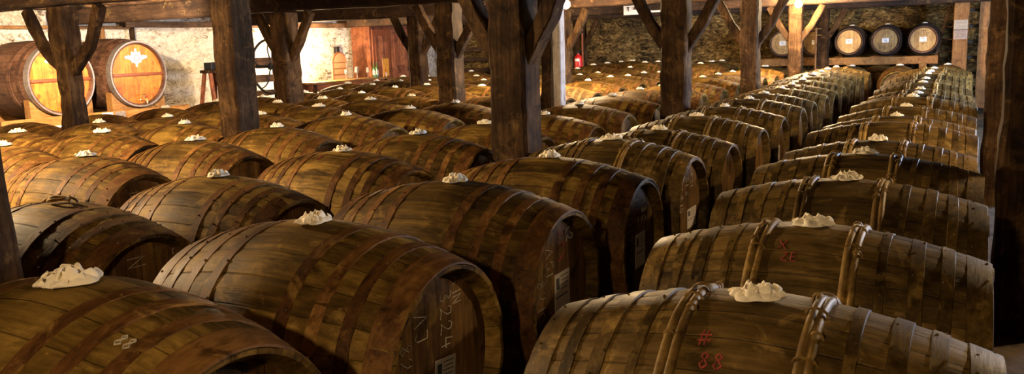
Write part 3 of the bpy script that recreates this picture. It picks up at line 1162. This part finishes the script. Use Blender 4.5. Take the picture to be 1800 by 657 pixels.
def cradle(x, y, z, r, L, label):
    """timber cradle under a big cask."""
    base = W(x, y, z) - Vector((L, 0, 0))
    t = thing('cask_cradle', label, 'cradle', (base.x, base.y, 0), 0, 'cradles under the big casks')
    hz = base.z - r * 1.13
    for s in (-1, 1):
        bm = bmesh.new()
        xx = s * L * .80
        rr = r * 1.13 - (r * .13) * .64 + .010
        n = 20
        top = []
        half = r * .96
        for i in range(n + 1):
            yy = -half + 2 * half * i / n
            zc = base.z - math.sqrt(max(0, rr * rr - yy * yy))
            top.append((yy, min(zc, base.z - r * .52)))
        prof = [(-half, .02)] + top + [(half, .02)]
        A = [bm.verts.new((xx - .06, p[0], p[1])) for p in prof]
        B = [bm.verts.new((xx + .06, p[0], p[1])) for p in prof]
        m = len(prof)
        for i in range(m):
            k = (i + 1) % m
            bm.faces.new((A[i], A[k], B[k], B[i]))
        bm.faces.new(A)
        bm.faces.new(B[::-1])
        obj('saddle', bm, M['orange'], t, smooth=False)
    for s in (-1, 1):
        bm = bmesh.new()
        add_box(bm, (0, s * r * .7, .06), (2 * L + .1, .12, .12), .008)
        obj('runner', bm, M['joist'], t, smooth=False)
    return t


CR, CL = .462, .62
big_cask(-12.5, 8.36, -.31, CR, CL, 'left big cask with orange head, partly behind the forked post')
big_cask(-12.5, 9.78, -.29, CR, CL, 'right big cask with silver emblem and orange varnished head')
cradle(-12.5, 8.36, -.31, CR, CL, 'timber cradle under the left big cask')
cradle(-12.5, 9.78, -.29, CR, CL, 'timber cradle under the right big cask')
# front beam below the casks with notices pinned on it
bm = bmesh.new()
add_timber(bm, [(K * -12.32, K * 7.2, EYE - K * 1.02), (K * -12.32, K * 10.6, EYE - K * 1.02)], .26, .05, .003, 5, 10, up=(0, 0, 1))
fb = obj('board', bm, M['orange'])
t = thing('plank_barrier', 'orange plank on short legs in front of the big casks', 'plank', (0, 0, 0))
fb.parent = t
for yy in (7.3, 9.0, 10.5):
    bm = bmesh.new()
    add_box(bm, (K * -12.40, K * yy, (EYE - K * 1.02) / 2), (.06, .07, EYE - K * 1.02), .004)
    obj('leg', bm, M['orangez'], t, smooth=False)
for yy, lab, mt, w in ((8.93, 'white notice sheet pinned under the right big cask', 'paper_white', .17), (9.17, 'grey notice sheet beside the white one', 'steel', .16)):
    bm = bmesh.new()
    add_box(bm, (K * -12.32 + .030, K * yy, EYE - K * .98), (.004, w, .17), .001)
    tag(obj('notice_sheet', bm, M[mt], smooth=False), lab, 'notice', 'sheets pinned on the orange plank')
# low whitish bench at the far left
t = thing('low_bench', 'whitish low bench at the left edge below the casks', 'bench', (K * -11.6, K * 7.0, 0))
bm = bmesh.new()
add_box(bm, (0, 0, EYE - K * .98), (.20, 1.35, .045), .006)
obj('bench_top', bm, M['bench'], t, smooth=False)
for yy in (-.55, .1, .6):
    bm = bmesh.new()
    add_tube(bm, [(.05, yy, EYE - K * .98), (.05, yy + .05, 0)], .016, 8)
    add_tube(bm, [(-.05, yy, EYE - K * .98), (-.05, yy + .05, 0)], .016, 8)
    obj('leg', bm, M['bench'], t)

# lath rail and plate along the left wall
bm = bmesh.new()
add_timber(bm, [(XL + .12, K * 4.2, EYE + K * .56), (XL + .12, K * 11.0, EYE + K * .56)], .045, .05, .003, 8, 16, up=(0, 0, 1))
t = thing('wall_lath', 'thin wooden lath running along the white wall above the casks', 'lath', (0, 0, 0))
obj('rail', bm, M['orange'], t)
for yy, q in ((10.35, .07), (11.0, .06)):
    bm = bmesh.new()
    add_timber(bm, [(XL + .13, K * yy, 0), (XL + .13, K * yy, EYE + K * (.56 if yy < 10.6 else .9))], q, .07, .003, 9, 10, up=(1, 0, 0))
    obj('upright', bm, M['orangez'] if yy < 10.6 else M['post'], t)
bm = bmesh.new()
add_timber(bm, [(XL + .14, K * 10.8, EYE + K * .62), (XL + .14, K * 22.2, EYE + K * .62)], .10, .16, .006, 12, 16, up=(0, 0, 1))
tag(obj('wall_plate_beam', bm, M['joist']), 'dark timber plate fixed along the top of the left wall', 'beam')

# ------------------------------------------------------------------ trestle stands
def trestle(x, y, label):
    t = thing('trestle_stand', label, 'stand', (K * x, K * y, 0), 0, 'dark trestle stands against the rubble wall')
    H = EYE - K * .30
    for sx in (-1, 1):
        for sy in (-1, 1):
            bm = bmesh.new()
            add_timber(bm, [(sx * .25, sy * .20, 0), (sx * .06, sy * .10, H)], .05, .05, .002, 3, 5, up=(0, 1, 0))
            obj('leg', bm, M['redwood'], t)
    bm = bmesh.new()
    add_box(bm, (0, 0, H - .02), (.20, .34, .05), .004)
    obj('top_rail', bm, M['post'], t, smooth=False)
    bm = bmesh.new()
    add_box(bm, (0, 0, H + .065), (.18, .18, .12), .012)
    obj('black_block', bm, M['black'], t, smooth=False)
    return t


trestle(-12.9, 11.75, 'left dark trestle stand with a black block on top')
trestle(-12.9, 12.35, 'right dark trestle stand next to the thick square post')

# ------------------------------------------------------------------ press with hand wheel
t = thing('hand_wheel_press', 'iron hand wheel on a dark timber press frame by the wall', 'press', (K * -12.0, K * 12.35, 0))
cz = EYE - K * .27
Rw = .44
bm = bmesh.new()
add_tube(bm, [(0.06, Rw * math.cos(2 * PI * i / 56), cz + Rw * math.sin(2 * PI * i / 56)) for i in range(56)], .020, 10, closed=True)
wh = obj('wheel_rim', bm, M['dark'], t)
for k in range(5):
    a0 = 2 * PI * k / 5 + .3
    bm = bmesh.new()
    pts = []
    for s in range(9):
        r = .03 + (Rw - .04) * s / 8
        a = a0 + .5 * math.sin(PI * s / 8) * .5
        pts.append((0.06, r * math.cos(a), cz + r * math.sin(a)))
    add_tube(bm, pts, .012, 8)
    obj('spoke', bm, M['dark'], t)
bm = bmesh.new()
add_lathe(bm, [(0, -.30), (.025, -.30), (.025, .02), (.055, .02), (.055, .09), (.02, .09), (.02, .14), (0, .14)], 20, 'x', (0, 0, cz))
obj('axle', bm, M['dark'], t)
for yy in (-.42, .46):
    bm = bmesh.new()
    add_timber(bm, [(-.28, yy, 0), (-.28, yy, cz + .30)], .10, .10, .004, 6, 6, up=(1, 0, 0))
    obj('upright', bm, M['post'], t)
for zz, hh in ((cz + .06, .17), (cz - .20, .12), (cz - .44, .09), (cz - .72, .18)):
    bm = bmesh.new()
    add_timber(bm, [(-.30, -.5, zz), (-.30, .55, zz)], hh, .05, .003, 6, 6, up=(0, 0, 1))
    obj('crosspiece', bm, M['joist'], t)

# ------------------------------------------------------------------ desk corner
DT = EYE - K * .70
t = thing('tasting_desk', 'long wooden desk under the bright wall holding bottles and glasses', 'desk', (K * -13.2, K * 16.0, 0))
bm = bmesh.new()
add_box(bm, (0, 0, DT - .02), (.62, 2.5, .04), .005)
obj('desk_top', bm, M['orange'], t, smooth=False)
bm = bmesh.new()
add_box(bm, (-.02, 0, DT - .11), (.52, 2.35, .14), .004)
obj('apron', bm, M['redwood'], t, smooth=False)
for sx in (-1, 1):
    for sy in (-1, 1):
        bm = bmesh.new()
        add_timber(bm, [(sx * .24, sy * 1.12, 0), (sx * .24, sy * 1.12, DT - .04)], .07, .07, .002, 1, 5, up=(1, 0, 0))
        obj('leg', bm, M['post'], t)
# arched wicker panel
bm = bmesh.new()
w2, hh = .22, .34
pr = [(-w2, 0)] + [(-w2 * math.cos(PI * i / 20), hh + .20 * math.sin(PI * i / 20)) for i in range(21)] + [(w2, 0)]
A = [bm.verts.new((0, p[0], p[1])) for p in pr]
B = [bm.verts.new((.03, p[0], p[1])) for p in pr]
m = len(pr)
for i in range(m):
    k = (i + 1) % m
    bm.faces.new((A[i], A[k], B[k], B[i]))
bm.faces.new(A)
bm.faces.new(B[::-1])
t = thing('wicker_panel', 'arched brown wicker panel standing on the desk against the wall', 'panel', (K * -13.55, K * 16.3, DT))
obj('panel', bm, M['wicker'], t, smooth=False)
bm = bmesh.new()
add_tube(bm, [(.03, p[0], p[1]) for p in pr], .014, 8)
obj('arched_frame', bm, M['foudre_bar'], t)
for i in range(3):
    bm = bmesh.new()
    add_tube(bm, [(.035, -w2, .10 + i * .12), (.035, w2, .10 + i * .12)], .007, 6)
    obj('crossbar', bm, M['foudre_bar'], t)


def bottle(x, y, mat, label, h=.28, r=.036):
    t = thing('bottle', label, 'bottle', (K * x, K * y, DT), 0, 'bottles on the desk')
    bm = bmesh.new()
    add_lathe(bm, [(0, 0), (r, 0), (r, h * .6), (r * .8, h * .68), (r * .36, h * .76), (r * .34, h * .97), (r * .42, h * .97), (r * .42, h), (0, h)], 20)
    obj('bottle_body', bm, M[mat], t)
    bm = bmesh.new()
    add_lathe(bm, [(r + .001, h * .18), (r + .001, h * .48)], 20)
    obj('bottle_label', bm, M['paper'], t)
    return t


bottle(-13.0, 17.0, 'glass_green', 'dark green bottle on the desk, left of the lighter bottle', .30)
bottle(-13.05, 17.18, 'glass_green', 'green bottle on the desk, right beside the dark bottle', .31)
bottle(-12.85, 17.28, 'amber', 'small amber bottle on the desk near the orange print', .20, .028)


def goblet(x, y, label, h=.20, s=1.0):
    t = thing('tasting_glass', label, 'glass', (K * x, K * y, DT), 0, 'glasses on the desk')
    bm = bmesh.new()
    add_lathe(bm, [(0, 0), (.034 * s, 0), (.034 * s, .004), (.005, .010), (.004, h * .45), (.030 * s, h * .55), (.036 * s, h * .7), (.026 * s, h), (.024 * s, h), (.034 * s, h * .7), (.028 * s, h * .57), (0, h * .5)], 20)
    obj('glass_body', bm, M['glass'], t)


mg, ntg, bg = new_mat('clear_glass')
bg.inputs['Base Color'].default_value = (.95, .93, .88, 1)
bg.inputs['Roughness'].default_value = .05
bg.inputs['Transmission Weight'].default_value = .9
M['glass'] = mg
goblet(-12.95, 15.85, 'stemmed glass on the desk, leftmost of four')
goblet(-12.85, 16.10, 'stemmed glass on the desk, second from the left', .24)
goblet(-12.98, 16.30, 'stemmed glass on the desk, third from the left', .25)
goblet(-12.85, 16.55, 'stemmed glass on the desk, rightmost of four', .22)
# framed orange print / box at the right end
t = thing('orange_print', 'orange framed print standing on the right end of the desk', 'picture', (K * -12.9, K * 17.36, DT), .25)
bm = bmesh.new()
add_box(bm, (0, 0, .20), (.02, .32, .40), .004)
obj('frame', bm, M['orange'], t, smooth=False)
bm = bmesh.new()
add_box(bm, (.012, 0, .20), (.004, .29, .36), .001)
obj('print', bm, M['print'], t, smooth=False)
bm = bmesh.new()
add_box(bm, (XL + .09, K * 17.05, EYE - K * .05), (.08, .10, .24), .01)
tag(obj('wall_box', bm, M['black'], smooth=False), 'small black box fixed on the bright wall above the desk', 'box')
bm = bmesh.new()
add_box(bm, (XL + .07, K * 15.35, EYE - K * .02), (.03, .12, .10), .006)
tag(obj('wall_switch', bm, M['bench'], smooth=False), 'small pale switch box on the bright wall left of the arch', 'switch')

# tall cupboard
t = thing('tall_cupboard', 'tall dark red-brown cupboard right of the desk', 'cupboard', (K * -13.75, K * 18.85, 0))
CH = EYE + K * .60
bm = bmesh.new()
add_box(bm, (-.08, 0, CH / 2), (.50, 2.10, CH), .008)
obj('body', bm, M['redwood'], t, smooth=False)
for k in range(3):
    yy = -.68 + .68 * k
    bm = bmesh.new()
    add_box(bm, (.185, yy, CH / 2), (.03, .62, CH - .16), .008)
    d = obj('door', bm, M['redwood'] if k else M['foudre_bar'], t, smooth=False)
    for zz in (CH * .28, CH * .72):
        bm = bmesh.new()
        add_box(bm, (.204, yy, zz), (.014, .44, CH * .34), .006)
        obj('door_panel', bm, M['redwood'], d, smooth=False)
    bm = bmesh.new()
    add_tube(bm, [(.20, yy + .25, CH * .5 - .05), (.23, yy + .25, CH * .5 - .04), (.23, yy + .25, CH * .5 + .04), (.20, yy + .25, CH * .5 + .05)], .006, 6)
    obj('handle', bm, M['dark'], d)

# dark shelf boards in the back left corner
t = thing('slatted_rack', 'dark slatted timber rack in the rear corner behind the central post', 'rack', (K * -12.2, K * 21.6, 0))
for xx in (-1.2, 0, 1.2):
    bm = bmesh.new()
    add_timber(bm, [(xx, 0, 0), (xx, 0, EYE + K * .1)], .08, .08, .003, 1, 6, up=(1, 0, 0))
    obj('upright', bm, M['post'], t)
for zz in (.55, .85, 1.12, 1.36):
    bm = bmesh.new()
    add_timber(bm, [(-1.3, -.06, zz), (1.3, -.06, zz)], .10, .03, .003, 1, 6, up=(0, 0, 1))
    obj('slat', bm, M['beam'], t)

# ------------------------------------------------------------------ shelf with casks at the back
SH = EYE - K * .55
t = thing('cask_shelf', 'long timber shelf along the back wall carrying five casks', 'shelf', (K * -2.1, K * 21.55, 0))
bm = bmesh.new()
add_timber(bm, [(-2.0, -.40, SH - .075), (1.33, -.40, SH - .075)], .15, .12, .004, 41, 16, up=(0, 0, 1))
obj('front_beam', bm, M['orange'], t)
bm = bmesh.new()
add_timber(bm, [(-2.0, .40, SH - .075), (1.33, .40, SH - .075)], .15, .12, .004, 42, 16, up=(0, 0, 1))
obj('rear_beam', bm, M['orange'], t)
for xx in (-1.95, -.2, 1.08):
    for yy in (-.40, .40):
        bm = bmesh.new()
        add_timber(bm, [(xx, yy, 0), (xx, yy, SH - .14)], .13, .11, .004, 43, 6, up=(1, 0, 0))
        obj('leg', bm, M['orangez'], t)

CASK_R, CASK_L, CASK_D = .305, .44, .055


def cask_body(seed):
    bm = bmesh.new()
    seg = 88
    pf = [(CASK_R - CASK_D - .035, -CASK_L + .03), (CASK_R - CASK_D - .018, -CASK_L)]
    for i in range(17):
        u = -1 + 2 * i / 16
        pf.append((CASK_R - CASK_D * u * u, u * CASK_L))
    pf += [(CASK_R - CASK_D - .018, CASK_L), (CASK_R - CASK_D - .035, CASK_L - .03)]
    add_lathe(bm, pf, seg, 'y', (0, 0, CASK_R))
    return bm


def make_cask(bodymat, R=CASK_R):
    t = thing('oak_cask', 'oak cask', 'barrel')
    obj('body', cask_body(1), bodymat, t)
    for s in (-1, 1):
        bm = bmesh.new()
        rr = CASK_R - CASK_D - .028
        add_lathe(bm, [(0, s * (CASK_L - .028)), (rr * .5, s * (CASK_L - .028)), (rr, s * (CASK_L - .028)), (rr, s * (CASK_L - .05)), (0, s * (CASK_L - .05))], 48, 'y', (0, 0, CASK_R))
        obj('head', bm, M['head_pale'], t)
    for q in (.93, .70, .38):
        for s in (-1, 1):
            bm = bmesh.new()
            x0, x1 = s * q * CASK_L - .02, s * q * CASK_L + .02
            f = lambda u: CASK_R - CASK_D * (u / CASK_L) ** 2
            add_lathe(bm, [(f(x0) - .002, x0), (f(x0) + .005, x0), (f(x1) + .005, x1), (f(x1) - .002, x1)], 64, 'y', (0, 0, CASK_R))
            obj('hoop', bm, M['dark'], t)
    return t


cask = make_cask(M['foudre'])
bm = bmesh.new()
add_box(bm, (0, -CASK_L + .026, CASK_R + .005), (.12, .004, .085), .001)
lab_o = obj('paper_label', bm, M['paper_white'], cask, smooth=False)
bm = bmesh.new()
for i in range(3):
    add_box(bm, (-.01 + .01 * i, -CASK_L + .0235, CASK_R + .028 - .022 * i), (.07 - .012 * i, .002, .007))
obj('printed_lines', bm, M['ink'], lab_o, smooth=False)
names = ['leftmost cask on the back shelf, behind the bulb post', 'second cask from the left on the back shelf, behind the slim post',
         'third cask from the left on the back shelf, pale round head', 'fourth cask from the left on the back shelf, pale round head',
         'rightmost cask on the back shelf, beside the ladder, with faint stamp']
for i, (x, lab) in enumerate(zip((-3.86, -3.12, -2.37, -1.60, -.83), names)):
    loc = (K * x, K * 21.5, SH - .002)
    if i == 0:
        cask.location = loc
        cask['label'] = lab
        cask['group'] = 'casks on the back shelf'
        cc = cask
    else:
        cc = dup(cask, loc, 0, lab, 'casks on the back shelf')
    if i > 0:
        c = bpy.data.objects.new('bung_cloth', CLOTH[i])
        C.objects.link(c)
        c.location = Vector(loc) + Vector((0, 0, 2 * CASK_R))
        c.scale = (.8, .8, .7)
        tag(c, f'small pale cloth on top of the {ORD[i] if i < 4 else "rightmost"} cask on the back shelf', 'cloth', 'cloths on the shelf casks')
# stamp on the last
for r_, n_, zz in ((0, 3, .16), (0, 7, .12), (0, 5, .085)):
    bm = bmesh.new()
    for k in range(n_):
        add_box(bm, ((k - (n_ - 1) / 2) * .028, -CASK_L + .0275, CASK_R + zz), (.016, .0015, .022 if n_ == 3 else .014))
    obj('stamped_marks', bm, M['ink'], cc, smooth=False)

# big barrels facing us on the floor under the shelf
for i, (x, y, sc, lab) in enumerate(((-1.22, 20.05, 1.0, 'barrel facing forward at the end of the aisle, golden rim'),
                                     (-2.18, 20.05, .97, 'barrel facing forward just left of the golden-rimmed one'),
                                     (-1.72, 21.45, 1.0, 'barrel facing forward below the shelf behind the aisle end'),
                                     (-.30, 20.1, 1.0, 'barrel facing forward below the rightmost shelf cask'),
                                     (-3.52, 20.2, .98, 'barrel facing forward below the second shelf cask'),
                                     (-3.85, 19.0, .98, 'barrel facing forward left of the bulb post'))):
    top = EYE - K * (.72 if i != 5 else .66)
    s = top / (2 * R_B) if i in (2, 5) else .98
    bz = top - 2 * R_B * s
    b = put_barrel('flat', i % 3, Vector((K * x, K * y, bz)), PI / 2 * (1 if i != 5 else 0) + .001, s, lab, 'barrels at the back below the shelf')
    if i == 2:
        b.location.y = K * 21.4
    c = bpy.data.objects.new('bung_cloth', CLOTH[i])
    C.objects.link(c)
    c.location = b.location + Vector((0, 0, 2 * R_B * s + .001))
    nm = ('golden-rimmed barrel at the aisle end', 'barrel left of the golden-rimmed one', 'barrel below the shelf behind the aisle end',
          'barrel below the rightmost shelf cask', 'barrel below the second shelf cask', 'barrel left of the bulb post')[i]
    tag(c, 'pale cloth on the bung of the ' + nm, 'cloth', 'cloths on the back barrels')

for yy, nm in ((19.72, 'front'), (20.42, 'rear')):
    bm = bmesh.new()
    add_box(bm, (K * -1.95, K * yy, (EYE - K * .72 - 2 * R_B * .98 + .02) / 2), (K * 4.3, .09, EYE - K * .72 - 2 * R_B * .98 + .02))
    tag(obj('barrel_rail', bm, M['joist'], smooth=False), f'{nm} low timber rail under the forward-facing barrels at the back', 'rail', 'rails under the barrel rows')

# ladder, orange post with papers, board
t = thing('ladder', 'dark wooden ladder leaning beside the orange post', 'ladder', (K * -.36, K * 21.2, 0))
LH = EYE + K * .80
for s in (-1, 1):
    bm = bmesh.new()
    add_timber(bm, [(-.20 + s * .15, -.02, 0), (.20 + s * .15, .06, LH)], .05, .03, .001, 2, 6, up=(1, 0, 0))
    obj('rail', bm, M['beam'], t)
for k in range(9):
    f = (k + .6) / 9.3
    bm = bmesh.new()
    add_tube(bm, [(-.20 + .4 * f - .15, -.02 + .08 * f, f * LH), (-.20 + .4 * f + .15, -.02 + .08 * f, f * LH)], .014, 8)
    obj('rung', bm, M['beam'], t)
bm = bmesh.new()
add_timber(bm, [(0, 0, 0), (0, 0, EYE + K * BZ + .22)], .25, .14, .004, 60, 12, up=(1, 0, 0))
o = obj('pine_post', bm, M['orangez'], None, (K * -.10, K * 20.9, 0))
tag(o, 'orange pine post with papers pinned on it, right of the ladder', 'post')
for zz, mt, lab in ((.10, 'paper', 'yellowish printed sheet pinned high on the orange post'), (-.10, 'steel', 'grey sheet pinned below the yellowish one')):
    t = thing('pinned_sheet', lab, 'notice', (K * -.10, K * 20.9 - .074, EYE + K * zz), 0, 'sheets pinned on the orange post')
    bm = bmesh.new()
    add_box(bm, (0, 0, 0), (.22, .006, .18), .001)
    obj('sheet', bm, M[mt], t, smooth=False)
    bm = bmesh.new()
    for i in range(6):
        add_box(bm, (0, -.004, .07 - .026 * i), (.18, .001, .004))
    obj('printed_lines', bm, M['ink'], t, smooth=False)
bm = bmesh.new()
add_timber(bm, [(0, 0, 0), (0, 0, EYE + K * BZ + .22)], .22, .05, .003, 61, 12, up=(1, 0, 0))
o = obj('pine_board', bm, M['orangez'], None, (K * .38, K * 21.3, 0))
tag(o, 'upright orange board behind the rungs, right of the orange post', 'board')
t = thing('wall_rack', 'dark rack of short shelves beside the orange board', 'rack', (K * .30, K * 21.55, 0))
for k in range(6):
    bm = bmesh.new()
    add_box(bm, (0, 0, .35 + k * .29), (.9, .12, .05), .004)
    obj('shelf_board', bm, M['black'], t, smooth=False)
for s in (-1, 1):
    bm = bmesh.new()
    add_box(bm, (s * .44, 0, 1.0), (.05, .12, 2.0), .004)
    obj('side_rail', bm, M['joist'], t, smooth=False)

# valve rod beside slim post
t = thing('upright_rod', 'thin brass rod with valve handles beside the slim post', 'rod', (K * -3.02, K * 20.45, 0))
bm = bmesh.new()
add_tube(bm, [(0, 0, 0), (0, 0, EYE + K * .15)], .022, 8)
obj('rod', bm, M['orangez'], t)
for zz in (-.02, .12):
    bm = bmesh.new()
    add_tube(bm, [(-.10, 0, EYE + K * zz), (.10, 0, EYE + K * zz)], .012, 8)
    obj('handle', bm, M['brass'], t)

# ------------------------------------------------------------------ fire extinguisher
t = thing('fire_extinguisher', 'red fire extinguisher hanging on the dark post', 'extinguisher', (K * -8.60, K * 19.9 - .21, EYE - K * .83))
bm = bmesh.new()
add_lathe(bm, [(0, 0), (.075, 0), (.085, .02), (.085, .36), (.07, .41), (.03, .44), (.03, .46), (0, .46)], 28)
obj('cylinder', bm, M['red'], t)
bm = bmesh.new()
add_lathe(bm, [(.022, .45), (.028, .46), (.028, .50), (.012, .52), (0, .52)], 16)
add_box(bm, (.03, 0, .53), (.13, .02, .012), .003)
add_box(bm, (.03, 0, .50), (.11, .02, .012), .003)
obj('valve', bm, M['black'], t)
bm = bmesh.new()
add_tube(bm, [(-.02, 0, .48), (-.08, 0, .47), (-.11, -.02, .38), (-.105, -.03, .2), (-.10, -.03, .08)], .011, 8)
obj('hose', bm, M['black'], t)
bm = bmesh.new()
n = 10
for z0, z1, mi in ((.30, .36, 0), (.06, .17, 0)):
    pr = []
    for k in range(n + 1):
        a = -PI / 2 - .6 + 1.2 * k / n
        pr.append((bm.verts.new((.0865 * math.cos(a), .0865 * math.sin(a), z0)), bm.verts.new((.0865 * math.cos(a), .0865 * math.sin(a), z1))))
    for A, B in zip(pr, pr[1:]):
        bm.faces.new((A[0], B[0], B[1], A[1]))
obj('white_sticker', bm, M['paper_white'], t)
bm = bmesh.new()
add_box(bm, (0, .12, .2), (.12, .10, .05), .004)
add_box(bm, (0, 0, -.012), (.19, .22, .02), .004)
obj('bracket', bm, M['orange'], t, smooth=False)
# hanging red hose/pole next to it
t = thing('thin_pole', 'thin reddish pole leaning beside the extinguisher post', 'pole', (K * -8.45, K * 19.6, 0))
bm = bmesh.new()
add_tube(bm, [(0, 0, 0), (-.06, .12, EYE + K * .35)], .020, 8)
obj('shaft', bm, M['foudre_bar'], t)
bm = bmesh.new()
add_lathe(bm, [(.020, 0), (.026, 0), (.026, .05), (.020, .05)], 12, 'z', (-.055, .11, EYE + K * .22))
obj('collar', bm, M['dark'], t)

# ------------------------------------------------------------------ white sign and tube on the back beam
t = thing('hanging_sign', 'cream sign with dark marks on the far cross beam, before the stone wall', 'sign', W(-6.2, 17.10, .665))
bm = bmesh.new()
add_box(bm, (0, 0, 0), (.36, .03, .22), .004)
obj('board', bm, M['paper_white'], t, smooth=False)
bm = bmesh.new()
add_tube(bm, [(-.10, -.018, .03), (-.09, -.018, 0), (-.07, -.018, .02)], .008, 6)
add_tube(bm, [(-.088, -.018, 0), (-.085, -.018, -.045)], .006, 6)
add_tube(bm, [(.03, -.018, .03), (.015, -.018, -.02), (.05, -.018, -.022), (.03, -.018, .03)], .008, 6)
obj('dark_marks', bm, M['ink'], t)
bm = bmesh.new()
add_tube(bm, [W(-5.88, 17.11, .585), W(-5.55, 17.11, .585)], .02, 10)
tag(obj('light_tube', bm, M['paper_white']), 'short white tube fixed right of the cream sign', 'tube')

# ------------------------------------------------------------------ bulbs
BULBS = [
    ((-5.17, 11.4, .55), 2.4, 'glowing bulb hanging near the top centre beside the narrow pale post'),
    ((-2.74, 16.4, .56), 3.0, 'bright glowing bulb hanging at the top right before the post'),
    ((1.9, 6.6, .60), 1.3, 'glowing bulb hanging out of frame at the right'),
    ((-7.0, 2.6, .60), 3.8, 'glowing bulb hanging out of frame at the near left'),
    ((-8.1, 15.6, .50), .35, 'small glowing bulb hanging beside the dark braced post'),
    ((-13.3, 15.25, -.15), 2.0, 'glowing bulb on a stem at the left end of the desk'),
    ((-.6, -1.0, .55), .6, 'added fill bulb hanging unseen behind the camera'),  # weak fill lamp added to lift the near barrel fronts
]
BE = {}
for i, (p, s, lab) in enumerate(BULBS):
    pos = W(*p)
    t = thing('light_bulb', lab, 'lamp', pos, 0, 'bare glowing bulbs')
    bm = bmesh.new()
    bmesh.ops.create_icosphere(bm, subdivisions=2, radius=.055)
    if s not in BE:
        BE[s] = mat_emit('glowing_bulb', (1, .69, .37), 740 * s)
    obj('glass_bulb', bm, BE[s], t)
    bm = bmesh.new()
    if 'desk' in lab:
        add_lathe(bm, [(.02, -.045), (.02, -.09), (0, -.09)], 12)
        add_tube(bm, [(0, 0, -.08), (0, 0, DT + .012 - pos.z)], .008, 8)
        add_lathe(bm, [(0, DT + .02 - pos.z), (.06, DT + .015 - pos.z), (.06, DT - pos.z), (0, DT - pos.z)], 20)
        obj('stem', bm, M['brass'], t)
    else:
        add_lathe(bm, [(.018, .04), (.022, .05), (.022, .09), (.006, .10), (0, .10)], 12)
        obj('socket', bm, M['black'], t)
        bm = bmesh.new()
        add_tube(bm, [(0, 0, .09), (0, 0, HC - pos.z)], .004, 6)
        obj('flex', bm, M['black'], t)

# flood lamp over the big casks: a metal can aimed at the wall
fl = thing('flood_lamp', 'metal flood lamp fixed behind the first beam, aimed at the big casks', 'lamp', W(-9.2, 6.45, .66))
aim = (W(-14.3, 9.6, .25) - W(-9.2, 6.45, .66)).normalized()
rq = aim.to_track_quat('Z', 'Y').to_matrix().to_4x4()
bm = bmesh.new()
add_lathe(bm, [(0, -.10), (.05, -.10), (.055, -.02), (.075, .06), (.072, .06), (.05, -.01), (0, -.01)], 28)
bmesh.ops.transform(bm, matrix=rq, verts=bm.verts)
obj('housing', bm, M['black'], fl)
bm = bmesh.new()
add_lathe(bm, [(0, .012), (.045, .012), (.045, .004), (0, .004)], 24)
bmesh.ops.transform(bm, matrix=rq, verts=bm.verts)
obj('lamp_face', bm, mat_emit('flood_lamp_face', (1, .74, .46), 60), fl)
bm = bmesh.new()
add_tube(bm, [(0, 0, .02), (0, 0, HC - W(0, 0, .66).z)], .010, 8)
obj('bracket', bm, M['black'], fl)
sl = bpy.data.lights.new('flood_light', 'SPOT')
sl.energy = 800
sl.color = (1, .74, .46)
sl.spot_size = math.radians(92)
sl.spot_blend = .5
sl.shadow_soft_size = .04
so_ = bpy.data.objects.new('flood_light', sl)
C.objects.link(so_)
so_.location = W(-9.2, 6.45, .66) + aim * .07
so_.rotation_euler = (-aim).to_track_quat('Z', 'Y').to_euler()

# daylight through the window
ld = bpy.data.lights.new('window_daylight', 'AREA')
ld.shape = 'RECTANGLE'
ld.size = WZ1 - WZ0
ld.size_y = WY1 - WY0
ld.energy = 620
ld.color = (.62, .74, 1.0)
lo = bpy.data.objects.new('window_daylight', ld)
C.objects.link(lo)
lo.location = (XR + .32, (WY0 + WY1) / 2, (WZ0 + WZ1) / 2)
lo.rotation_euler = (0, math.radians(90), 0)

# ------------------------------------------------------------------ world, camera, view
w = bpy.data.worlds.new('World')
bpy.context.scene.world = w
w.use_nodes = True
w.node_tree.nodes['Background'].inputs[0].default_value = (.5, .62, .9, 1)
w.node_tree.nodes['Background'].inputs[1].default_value = .5

f = 1470.73
cd = bpy.data.cameras.new('camera')
cd.sensor_width = 36
cd.lens = f * 36 / 1800
cd.clip_start = .05
co = bpy.data.objects.new('camera', cd)
C.objects.link(co)
fw = Vector((-0.46891, 0.86718, -0.1677))
rt = Vector((0.8818, 0.47049, -0.03272))
up = Vector((-0.05052, 0.16322, 0.98529))
m = Matrix((rt, up, -fw)).transposed().to_4x4()
m.translation = Vector((0, 0, EYE))
co.matrix_world = m
sc = bpy.context.scene
sc.camera = co
sc.view_settings.view_transform = 'Standard'
sc.view_settings.look = 'None'
sc.view_settings.gamma = 1
sc.view_settings.use_curve_mapping = False
sc.view_settings.exposure = 1.55
sc.cycles.use_denoising = True
sc.cycles.max_bounces = 6
sc.cycles.diffuse_bounces = 4
sc.cycles.sample_clamp_indirect = 6
